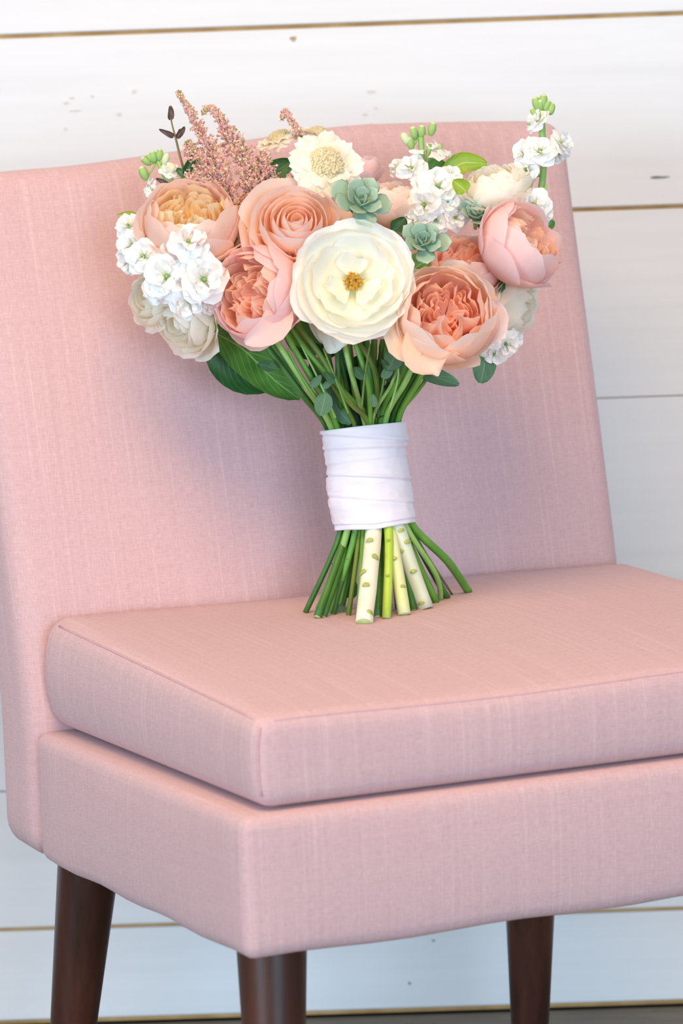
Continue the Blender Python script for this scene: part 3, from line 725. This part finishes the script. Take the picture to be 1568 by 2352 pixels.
scabiosa(640, 318, 58, .050, (-.35, .80, .30), 33, 'cream scabiosa beside the astilbe plume, partly hidden', 12)

# --- succulents
def succ_leaf(L, Wd, T, seed):
    r = random.Random(seed); V = []; UV = []; Fc = []; ns = 6; m = 10
    for j in range(ns + 1):
        v = j / ns; wv = Wd * (.42 + .58 * math.sin(pi * min(1, v * .86) ** 1.25)) * (1 if v < .9 else .72); wv = Wd * (.40 + .6 * math.sin(pi * v ** 1.5 * .8)) * math.sqrt(max(.02, 1 - v ** 7))
        zc = .10 * L * v + .16 * L * v * v; th = T * (1 - .45 * v) * math.sqrt(max(.03, 1 - v ** 6))
        for k in range(m):
            a = 2 * pi * k / m; y_ = math.cos(a) * wv; z = math.sin(a) * th * (.5 if math.sin(a) > 0 else 1) + .22 * abs(y_) * abs(y_) / Wd
            V.append((L * (.08 + .92 * v), y_, zc + z)); UV.append((k / m, v))
    V.append((L * 1.04, 0, .27 * L)); UV.append((.5, 1))
    for j in range(ns):
        for k in range(m): Fc.append((j * m + k, j * m + (k + 1) % m, (j + 1) * m + (k + 1) % m, (j + 1) * m + k))
    t = len(V) - 1
    for k in range(m): Fc.append((ns * m + k, ns * m + (k + 1) % m, t))
    return mesh('leaf', V, Fc, UV)
def succulent(px, py, rpx, dz, axis, seed, label, n=24, el=(2, 74)):
    d = DH + dz; c = at(px, py, d); R = rpx * d / F_PX; r = random.Random(seed)
    V = []; Fc = []; k_ = 8
    for rr, z in ((.16, .05), (.18, -.1), (.12, -.4), (.08, -.7)): V += [(R * rr * math.cos(2 * pi * k / k_), R * rr * math.sin(2 * pi * k / k_), R * z) for k in range(k_)]
    for j in range(3): Fc += [(j * k_ + k, j * k_ + (k + 1) % k_, (j + 1) * k_ + (k + 1) % k_, (j + 1) * k_ + k)[::-1] for k in range(k_)]
    Fc.append(tuple(range(k_)))
    root = place('succulent', mesh('succulent', V, Fc), SUCC, c, cdir(*axis), 0, label)
    protos = [succ_leaf(1, .38, .13, s) for s in range(2)]
    for p in protos: p.materials.append(SUCC)
    for k in range(n):
        f = k / (n - 1); L = R * (1.0 - .70 * f ** 1.1) * r.uniform(.92, 1.06)
        e_ = math.radians(el[0] + (el[1] - el[0]) * f + r.uniform(-5, 5)); a = k * 2.39996 + r.uniform(-.08, .08)
        o = bpy.data.objects.new('leaf', protos[k % 2]); COL.objects.link(o); o.parent = root
        o.matrix_local = Matrix.Translation((0, 0, R * (.02 + .10 * f))) @ Matrix.Rotation(a, 4, 'Z') @ Matrix.Rotation(-e_, 4, 'Y') @ Matrix.Diagonal((L, L * 1.05, L, 1))
succulent(824, 472, 76, -.075, (.18, .45, .85), 41, 'large blue-green succulent rosette beside the cream scabiosa', 17, (-8, 70))
succulent(970, 562, 64, -.075, (.05, .35, .9), 42, 'small green succulent rosette right above the peach front rose', 17)
succulent(1094, 500, 52, -.005, (.05, .6, .75), 43, 'dark succulent rosette tucked between white stock and pink rose', 24, (8, 78))

# --- astilbe plumes
def plume(paths, label, dz, seed, dens):
    """feathery plume: fine branchlets set with tiny florets"""
    r = random.Random(seed); base = at(paths[0][0][0][0], paths[0][0][0][1], DH + dz)
    root = None
    for (pl, wid, n) in paths:
        P = [at(p[0], p[1], DH + dz + (p[2] if len(p) > 2 else 0)) for p in pl]
        tb = tube([p - base for p in P], 2.6 * PX, 5, name='plume_stem', sub=3)
        if root is None: root = obj('astilbe_plume', tb, STEM_O, B, base - BASE, label)
        else: obj('branch', tb, STEM_O, root)
        V = []; Fc = []; mi = []
        def pt(t):
            x = t * (len(P) - 1); i = min(int(x), len(P) - 2); return P[i].lerp(P[i + 1], x - i), (P[i + 1] - P[i]).normalized()
        spots = []; left = int(n * 1.35)
        while left > 0:                      # short side branchlets, each beaded with florets
            t = r.random() ** .85; p, dd = pt(t)
            w0 = np.interp(t, np.linspace(0, 1, len(wid)), wid)
            a = r.uniform(0, 2 * pi); s1 = dd.cross(fw).normalized(); s2 = dd.cross(s1)
            side = (s1 * math.cos(a) + s2 * math.sin(a)) * (w0 * PX * r.uniform(.55, 1.15)) + dd * (w0 * PX * r.uniform(.3, .9))
            m_ = max(3, int(4 + w0 * .28)); left -= m_
            for q_ in range(m_):
                f_ = (q_ + r.random()) / m_; jt = (3.2 * (1.15 - f_)) * PX
                spots.append((t, p + side * f_ + Vector((r.gauss(0, 1), r.gauss(0, 1), r.gauss(0, 1))) * jt - base))
        for t, c in spots:
            size = r.uniform(2.0, 4.6) * PX * (.75 if t > .8 else 1)
            kind = r.choices((0, 1, 2, 3), (46, 24, 24, 6) if t < .93 else (20, 5, 40, 35))[0]
            rot = Matrix.Rotation(r.uniform(0, 6.28), 3, Vector((r.gauss(0, 1), r.gauss(0, 1), r.gauss(0, 1))).normalized())
            b = len(V)
            V += [c + rot @ (Vector(v) * size) for v in ((1.1, 0, .1), (-.5, .7, 0), (-.5, -.7, 0), (0, 0, 1.0), (0, .2, -1.0))]
            for f in ((0, 1, 3), (1, 2, 3), (2, 0, 3), (1, 0, 4), (2, 1, 4), (0, 2, 4)): Fc.append(tuple(b + i for i in f)); mi.append(kind)
        o = obj('tiny_florets', mesh('tiny_florets', V, Fc, None, False, mi), AST, root); o['kind'] = 'stuff'
    return root
plume([([(565, 560, .02), (548, 500), (520, 430), (492, 370), (462, 305), (440, 262), (424, 234), (409, 213)], [16, 30, 40, 34, 22, 12, 7, 5], 2300),
       ([(520, 440), (470, 400), (445, 350), (430, 330)], [30, 34, 22, 8], 800),
       ([(500, 440), (455, 425), (430, 400)], [24, 26, 12], 420),
       ([(560, 470), (575, 400), (552, 350), (530, 320), (512, 285), (500, 265), (488, 249), (472, 248), (468, 258)], [34, 42, 34, 26, 14, 9, 6, 5, 5], 2300),
       ([(575, 470), (600, 420), (612, 380), (600, 352)], [34, 36, 24, 10], 1000),
       ([(565, 540), (590, 480), (625, 440), (640, 410)], [18, 26, 22, 10], 700),
       ([(565, 545), (572, 500), (585, 450)], [16, 28, 26], 600)],
      'dusty pink feathery astilbe plume at the upper left', -.005, 51, 1)
plume([([(655, 470), (665, 440), (680, 410), (690, 385)], [26, 24, 20, 10], 700), ([(650, 470), (630, 450), (610, 440)], [18, 20, 12], 300)],
      'short mauve astilbe sprig beside the peach spiral rose', -.01, 52, 1)
plume([([(700, 400), (696, 340), (686, 305), (672, 282), (660, 264), (652, 256), (648, 272)], [16, 16, 13, 8, 6, 5, 5], 800)],
      'thin astilbe tip curling between the cream scabiosas', .03, 53, 1)

# --- dark budding twig
tw = [at(*p, DH + .01) for p in ((440, 440), (425, 400), (413, 358), (404, 320), (396, 290), (392, 270))]
twig = obj('bud_twig', tube([p - tw[0] for p in tw], [3.4 * PX, 3.2 * PX, 3.0 * PX, 2.6 * PX, 2.0 * PX, 1.8 * PX], 6, name='bud_twig'), STEM_B, B, tw[0] - BASE, 'thin twig with plum-coloured buds rising at the upper left')
def twig_leaf(a, b, wpx, mat=LEAF_P, dz=.01, seed=0, nm='bud'):
    P = [at(a[0], a[1], DH + dz), at((a[0] + b[0]) / 2 + 2, (a[1] + b[1]) / 2, DH + dz - .002), at(b[0], b[1], DH + dz)]
    o = sheet(P, wpx * PX, mat, nm, B, .9, nu=4, nv=5, ruf=.05, seed=seed); return o
for a, b, wd in (((391, 276), (391, 243), 15), ((393, 274), (390, 250), 13), ((398, 316), (365, 297), 12), ((400, 313), (378, 300), 8), ((406, 318), (424, 291), 13), ((405, 316), (414, 296), 10)):
    o = twig_leaf(a, b, wd); o.parent = twig; o.location = o.location + BASE - tw[0]
for a, b, wd, m_ in (((424, 400), (448, 352), 22, LEAF_D), ((425, 405), (405, 388), 18, LEAF_E), ((395, 450), (372, 428), 26, LEAF_E), ((412, 430), (432, 418), 18, LEAF_P), ((385, 425), (358, 410), 12, LEAF_P)):
    o = twig_leaf(a, b, wd, m_, -.004, nm='leaf'); o.parent = twig; o.location = o.location + BASE - tw[0]

# --- leaves
def leafp(pl, wpx, mat, dz, label=None, seed=0, cup=.22, face=None, ruf=.12, nu=8, nv=10, point=.8):
    return sh(pl, dz, wpx, mat, name='leaf', seed=seed, cup=cup, face=face, ruf=ruf, nu=nu, nv=nv, point=point, label=label)
leafp([(492, 760), (560, 800), (625, 865), (690, 915)], 120, LEAF_S, .010, 'broad glossy green leaf under the left roses', 1, .25, cdir(.25, .3, 1))
leafp([(490, 775), (520, 830), (570, 872), (640, 885)], 90, LEAF_D, .025, None, 2, .2, cdir(-.2, .2, 1))
leafp([(600, 430), (632, 395), (672, 370)], 56, LEAF_D, -.005, 'dark green leaf between astilbe and scabiosa', 3)
leafp([(580, 480), (610, 445), (650, 420)], 46, LEAF_Y, -.012, None, 4)
leafp([(1020, 410), (1060, 375), (1118, 376)], 52, LEAF_Y, .035, 'yellow-green leaf behind the cream ranunculus', 5)
leafp([(980, 420), (995, 385), (1030, 385)], 44, LEAF_S, .05, None, 6)
leafp([(1095, 790), (1112, 830), (1103, 880)], 56, LEAF_E, -.005, 'rounded green leaf hanging at the lower right', 7, .15, None, .05, point=1.15)
leafp([(960, 850), (1005, 866), (1054, 884)], 44, LEAF_E, -.01, 'pointed green leaf below the peach front rose', 8, .15, cdir(0, .5, .9))
leafp([(455, 700), (470, 735), (500, 760)], 44, LEAF_Y, -.03, None, 9)
leafp([(640, 715), (665, 745), (700, 800)], 50, LEAF_Y, -.02, None, 10)
leafp([(690, 700), (715, 740), (740, 790)], 60, LEAF_S, .0, None, 11)
leafp([(735, 955), (742, 930), (748, 902)], 42, LEAF_E, -.055, None, 12, .1, None, .03, point=1.1)
leafp([(890, 850), (903, 825), (908, 795)], 44, LEAF_E, -.05, None, 13, .1, None, .03, point=1.1)
leafp([(630, 848), (612, 840), (592, 836)], 26, LEAF_D, -.03, None, 14, .1)
leafp([(860, 935), (858, 920), (856, 905)], 16, LEAF_E, -.05, None, 15, .1)
leafp([(500, 600), (525, 570), (545, 545)], 30, LEAF_Y, -.02, None, 16)
leafp([(300, 520), (325, 515), (325, 500)], 26, LEAF_Y, .01, None, 17)
leafp([(325, 503), (300, 488), (268, 494)], 8, LEAF_Y, .01, None, 18, nu=4, nv=6)
leafp([(1250, 520), (1262, 515), (1270, 505)], 26, LEAF_S, .01, None, 19)
leafp([(1150, 640), (1152, 660), (1150, 690)], 16, LEAF_D, -.02, None, 20)
leafp([(1130, 700), (1150, 690), (1160, 740)], 60, LEAF_W, -.012, None, 21)
leafp([(1130, 460), (1118, 480), (1105, 530)], 50, LEAF_E, .01, None, 22)
leafp([(1240, 450), (1250, 435), (1258, 423)], 8, STEM_L, .01, None, 23, nu=4, nv=5)
for k, (a, b, c, wd, m_) in enumerate([((930, 640), (960, 610), (985, 600), 60, LEAF_S), ((760, 560), (765, 540), (790, 520), 50, LEAF_S), ((900, 530), (915, 520), (930, 500), 40, LEAF_D), ((1070, 440), (1060, 430), (1040, 415), 40, LEAF_Y),
                                       ((790, 590), (760, 580), (745, 570), 30, LEAF_S), ((700, 430), (690, 440), (650, 445), 40, LEAF_D), ((780, 460), (770, 440), (765, 420), 36, LEAF_P)]):
    leafp([a, b, c], wd, m_, -.02, None, 60 + k)
# filler foliage inside the dome and around the binding point
r2 = random.Random(99)
for k in range(34):
    a = r2.uniform(0, 2 * pi); q = math.sqrt(r2.random()); x = 790 + 330 * q * math.cos(a); y = 590 + 160 * q * math.sin(a)
    x2 = 840 + (x - 840) * .75 + r2.uniform(-30, 30); y2 = y + r2.uniform(40, 110)
    leafp([(x2, y2), ((x + x2) / 2 + r2.uniform(-15, 15), (y + y2) / 2), (x, y)], r2.uniform(55, 85), r2.choice((LEAF_F, LEAF_F, LEAF_D)), r2.uniform(.015, .06), None, 200 + k, nu=4, nv=6)
for k in range(26):
    t = r2.random(); y = 775 + 130 * t; x = 840 + r2.uniform(-1, 1) * (150 - 75 * t)
    leafp([(840 + (x - 840) * .6, y + 75), (x + r2.uniform(-10, 10), y + 35), (x + r2.uniform(-25, 25), y)], r2.uniform(28, 48), r2.choice((LEAF_F, LEAF_D, LEAF_E, LEAF_F)), r2.uniform(-.005, .025), None, 300 + k, nu=4, nv=6)

# --- stems: foot on the seat, through the binding, up to a head
def wrap_depth(px, f, xc=None, r=0):   # depth inside the bundle: f -1 front .. 1 back
    k = math.sqrt(max(.05, 1 - min(1, abs(px - xc) / 95) ** 2)) if xc else 1
    return DW - .004 + f * (.0255 * k - r * PX)
NODE = {}
def stem(foot, low, high, top, rpx, mat, f, label=None, foot_dz=0.0, cutmat=True, rtop=None, mid=None, lift=.0, topmat=None):
    """foot: photo point of the cut end; low/high: at the lower and upper rim of the binding; top: end under the flowers"""
    p0 = on_seat(*foot, lift) if foot else at(low[0], low[1] + 10, wrap_depth(0, f))
    low = (860 + (low[0] - 860) * .90, low[1]); high = (834 + (high[0] - 834) * .88, high[1])
    dlow = wrap_depth(low[0], f, 860, rpx); pts = [p0]; R = [rpx]
    if mid: pts.append(at(mid[0], mid[1], (p0 - CAM).dot(fw) * .45 + dlow * .55)); R.append(rpx)
    pts.append(at(low[0], low[1], dlow)); R.append(rpx)
    rt_ = rtop or min(rpx, 8)
    cxm = 1090; pts.append(at(.5 * (low[0] + high[0]) , cxm, .5 * (dlow + wrap_depth(high[0], f, 834, rt_)))); R.append(min(rpx, 9))
    pts.append(at(high[0], high[1], wrap_depth(high[0], f, 834, rt_))); R.append(rt_)
    n = len(top)
    for i, q in enumerate(top):
        pts.append(at(q[0], q[1], DH + (q[2] if len(q) > 2 else f * .03 - .01))); R.append(rt_ * (1 - .12 * i / n))
    base = pts[0]
    o = obj('stem', tube([p - base for p in pts], [q * PX for q in R], 10, name='stem', sub=5, jitter=.035, capmat=True, split=3 if mid else 2), [mat, CUT, topmat or mat], B, base - BASE, label)
    return o, pts
def scars(o, pts, rpx, ts, mat, seed):
    r = random.Random(seed); base = pts[0]; a, b = pts[0], pts[1]
    for t, side in ts:
        c = a.lerp(b, t); V = []; Fc = []; n = 10; w = rpx * PX
        d = (b - a).normalized(); s = d.cross(fw).normalized(); nn = -s.cross(d).normalized(); nn = nn if nn.dot(fw) < 0 else -nn
        for rr, h in ((1.0, -.1), (.8, .14), (.3, .17)):
            for k in range(n):
                an = 2 * pi * k / n; u = side + .46 * rr * math.cos(an); u = max(-1.06, min(1.06, u))
                dep = math.sqrt(max(0, 1 - min(1, abs(u)) ** 2))
                V.append(c - base + s * (u * w) + d * (.24 * w * rr * math.sin(an) * (1.3 if math.sin(an) > 0 else .8)) + nn * (w * (dep + h)))
        for j in range(2): Fc += [(j * n + k, j * n + (k + 1) % n, (j + 1) * n + (k + 1) % n, (j + 1) * n + k) for k in range(n)]
        Fc.append(tuple(range(2 * n, 3 * n)))
        obj('leaf_scar', mesh('leaf_scar', V, Fc), mat, o)
# front row
o, p = stem((836, 1433), (858, 1214), (852, 972), [(845, 880), (812, 780)], 20, STEM_W, -.95, 'thick cream woody stem, longest at the front', rtop=6, topmat=STEM_M)
scars(o, p, 20, [(.82, .35), (.66, -.5), (.50, .85), (.35, .25), (.08, -.55)], SCAR, 1)
o, p = stem((887, 1421), (896, 1212), (846, 970), [(800, 920), (735, 815), (668, 730), (655, 705)], 10.5, STEM_Y, -.98, 'lime green stem beside the thick cream stem', rtop=6.5, topmat=STEM_O)
scars(o, p, 10.5, [(.84, .1), (.45, .0)], SCAR, 2)
o, p = stem((929, 1413), (898, 1212), (838, 970), [(810, 870), (785, 770)], 15.5, STEM_C, -.82, 'short pale cream-green stem', rtop=6.5, topmat=STEM_L)
scars(o, p, 15, [(.62, .1), (.30, -.5)], SCAR, 3)
o, p = stem((977, 1398), (918, 1212), (858, 968), [(900, 880), (925, 800)], 19, STEM_G, -.86, 'thick pale woody stem leaning right', rtop=4, topmat=STEM_L)
scars(o, p, 19, [(.72, .6), (.45, -.1), (.07, .3), (.95, -.3), (.80, -.6)], SCAR, 4)
# left fan
o, p = stem((701, 1408), (776, 1210), (742, 985), [(690, 900), (600, 780)], 6.5, STEM_D, -.3, None, rtop=8)
o, p = stem((731, 1399), (793, 1210), (752, 985), [(705, 890), (625, 770)], 8, STEM_L, -.85, 'light green stem in the left fan', rtop=7.5)
scars(o, p, 8, [(.55, .5), (.06, -.5)], SCARB, 5)
o, p = stem((761, 1408), (812, 1210), (765, 978), [(715, 870), (640, 740)], 7.5, STEM_M, -.72, None, rtop=7)
scars(o, p, 7.5, [(.93, .4), (.63, -.3), (.4, .4)], SCARB, 6)
stem((728, 1418), (790, 1212), (780, 976), [(778, 880), (775, 790)], 9, STEM_D, -.1, None, rtop=7, lift=.001)
stem((742, 1418), (800, 1212), (790, 976), [(730, 850), (690, 760)], 8, STEM_D, .1)
stem((765, 1412), (806, 1212), (800, 976), [(790, 860), (760, 760)], 6, STEM_D, .0)
stem((800, 1414), (822, 1212), (810, 972), [(740, 850), (660, 745)], 6, STEM_O, -.5)
stem((778, 1402), (812, 1212), (770, 978), [(730, 900), (690, 830)], 5, STEM_M, -.2, rtop=4)
stem((822, 1420), (832, 1212), (850, 968), [(790, 900), (700, 800), (650, 725)], 6, STEM_M, -.6, rtop=6)
# right fan
o, p = stem((1002, 1384), (930, 1208), (880, 965), [(925, 860), (955, 790)], 8, STEM_M, -.5, None, rtop=9)
scars(o, p, 8, [(.44, .4)], SCAR, 7)
o, p = stem((1012, 1378), (938, 1204), (892, 967), [(935, 870), (965, 790)], 6.5, STEM_L, -.74, None, rtop=7, mid=(1000, 1318))
o, p = stem((1027, 1374), (945, 1204), (908, 967), [(955, 860), (985, 790)], 8, STEM_D, -.1, None, rtop=7)
o, p = stem((1038, 1366), (950, 1204), (915, 966), [(960, 860), (1000, 790)], 2.8, STEM_B, .1, None, rtop=4)
o, p = stem((1076, 1360), (950, 1198), (924, 968), [(962, 870), (985, 810)], 9.5, STEM_M, -.3, 'thick green stem reaching furthest right', rtop=8, mid=(1027, 1288))
scars(o, p, 9.5, [(.97, .3)], SCARB, 8)
stem((990, 1386), (925, 1208), (872, 966), [(880, 860), (890, 770)], 7, STEM_D, .1)
stem((950, 1402), (915, 1210), (862, 966), [(850, 880), (840, 780)], 8, STEM_D, -.2)
stem((868, 1418), (870, 1212), (842, 968), [(835, 880), (825, 780)], 9, STEM_D, -.3)
stem((874, 1408), (885, 1212), (870, 966), [(860, 850), (812, 775)], 8, STEM_O, -.35, rtop=7)
stem((850, 1405), (860, 1212), (830, 970), [(812, 880), (800, 780)], 8, STEM_D, .2)
stem((915, 1400), (900, 1210), (855, 968), [(870, 860), (880, 780)], 8, STEM_D, .2)
stem((785, 1395), (815, 1212), (760, 980), [(680, 860), (600, 760)], 7, STEM_D, .4)
stem((970, 1385), (920, 1208), (905, 968), [(950, 870), (1010, 790)], 7, STEM_D, .4)
stem((880, 1395), (880, 1212), (845, 970), [(850, 880), (860, 780)], 9, STEM_D, .6)
stem((835, 1395), (845, 1212), (815, 972), [(790, 880), (770, 780)], 9, STEM_D, .6)
for k in range(10):      # thinner stems standing deep in the bunch above the binding
    x = 765 + 160 * (k + .5) / 10; x2 = 840 + (x - 840) * r2.uniform(1.6, 2.6)
    stem(None, (855 + (x - 835) * .8, 1190), (x, 972), [((x + x2) / 2, 880), (x2, 780)], 5, r2.choice((STEM_D, STEM_M, STEM_O)), r2.uniform(.0, .8), rtop=r2.uniform(4, 7))
leafp([(800, 1318), (805, 1350), (806, 1376)], 34, LEAF_D, .03, None, 401, .1, None, .03, point=1.1)
leafp([(780, 1388), (783, 1402), (788, 1414)], 30, LEAF_E, -.0, None, 402, .1, None, .03, point=1.1)

for k, (a, b, c) in enumerate([((770, 960), (735, 880), (690, 790)), ((800, 950), (770, 870), (742, 800)), ((862, 950), (880, 880), (885, 800)), ((895, 940), (915, 860), (905, 800)), ((745, 945), (690, 860), (660, 800)), ((830, 940), (838, 860), (850, 790))]):
    P = [at(*q, DH - .042 - .006 * (k % 2)) for q in (a, b, c)]
    tw_ = obj('thin_twig', tube([p - P[0] for p in P], [3 * PX, 2.6 * PX, 2 * PX], 6, name='thin_twig'), (STEM_L, STEM_M, STEM_O)[k % 3], B, P[0] - BASE)
    for q_ in range(1):
        t = .40 + .08 * (k % 4); p = P[0].lerp(P[2], t); d_ = cdir((-1) ** (q_ + k) * .8, .5, .3)
        lo = sheet([p, p + d_ * 15 * PX, p + d_ * 32 * PX + up * 8 * PX], (15 + 4 * (k % 3)) * PX, (LEAF_E, LEAF_D)[k % 2], 'leaf', B, .1, nu=4, nv=6, ruf=.03, seed=500 + k * 3 + q_, point=1.05)
        lo.parent = tw_; lo.location = p - P[0]

# --- satin binding
def wrap_mesh(y0s, y1s, name, grow=0.0, hem=False):
    """elliptic sleeve around the bundle; rims given as photo heights at left and right"""
    V = []; Fc = []; n = 112; m = 70; UV = []
    Lx = [(968, 735), (990, 735), (1015, 741), (1040, 746), (1065, 748), (1092, 753), (1118, 752), (1150, 756), (1190, 764), (1222, 770)]
    Rx = [(968, 932), (990, 935), (1012, 934), (1035, 931), (1065, 936), (1092, 938), (1118, 942), (1150, 946), (1190, 952), (1222, 956)]
    for j in range(m + 1):
        v = j / m
        for k in range(n):
            a = 2 * pi * k / n; cx = math.cos(a); sy = math.sin(a)
            s = (cx + 1) / 2
            py = (y0s[0] + (y0s[1] - y0s[0]) * s) * (1 - v) + (y1s[0] + (y1s[1] - y1s[0]) * s) * v
            py += 7 * (1 - abs(cx)) * (-sy) * (1 if sy < 0 else .2) * (v * 1.2 - .2)   # rims bow down at the front
            l = np.interp(py, *zip(*Lx)); r_ = np.interp(py, *zip(*Rx))
            xc = (l + r_) / 2; hw = (r_ - l) / 2
            # drawn folds run around the sleeve
            f = .9 * math.sin(py * .105 + cx * 1.4 + 1.5 * noise.noise((cx * 1.5, py * .02, 3))) + 2.2 * noise.noise((cx * 1.6, py * .05, sy * 1.2)) + 1.8 * noise.noise((cx * 4, py * .012, sy * 3))
            crease = sum(-w_ * math.exp(-((py - (yy + 14 * cx * sl)) / 2.6) ** 2) + w_ * .9 * math.exp(-((py - (yy + 14 * cx * sl) + 7) / 5) ** 2) for yy, sl, w_ in ((1008, .5, 2.6), (1032, -.3, 2.0), (1098, .3, 2.2), (1060, -.8, 1.2), (1150, .5, .8)))
            rid = (1 - abs(noise.noise((cx * 2.2 + py * .012, py * .028, sy * 2 + 5)) * 2.2)) ** 3; rid2 = (1 - abs(noise.noise((cx * 1.3 - py * .02, py * .04, sy * 1.5 + 11)) * 2.4)) ** 4
            rr = hw + (f * 1.0 + crease * 1.9 + 1.1 * max(0, rid) + .9 * max(0, rid2)) * (1 if v > .02 else .4) + grow / PX
            p = at(xc + rr * cx, py, DW - .004 + (rr * PX) * .74 * sy)
            V.append(p - BASE); UV.append((k / n, v))
    for j in range(m):
        for k in range(n): Fc.append((j * n + k, j * n + (k + 1) % n, (j + 1) * n + (k + 1) % n, (j + 1) * n + k))
    me = mesh(name, V, Fc, UV); return me
wm = obj('satin_wrap', wrap_mesh((990, 968), (1219, 1199), 'satin_wrap'), SATIN, B, None, 'white satin ribbon wrapped round the stems')
md = wm.modifiers.new('thickness', 'SOLIDIFY'); md.thickness = .0009; md.offset = 1
hm = obj('ribbon_turn', wrap_mesh((1088, 1092), (1205, 1188), 'ribbon_turn', .0011), SATIN, wm)
md = hm.modifiers.new('thickness', 'SOLIDIFY'); md.thickness = .0008; md.offset = 1
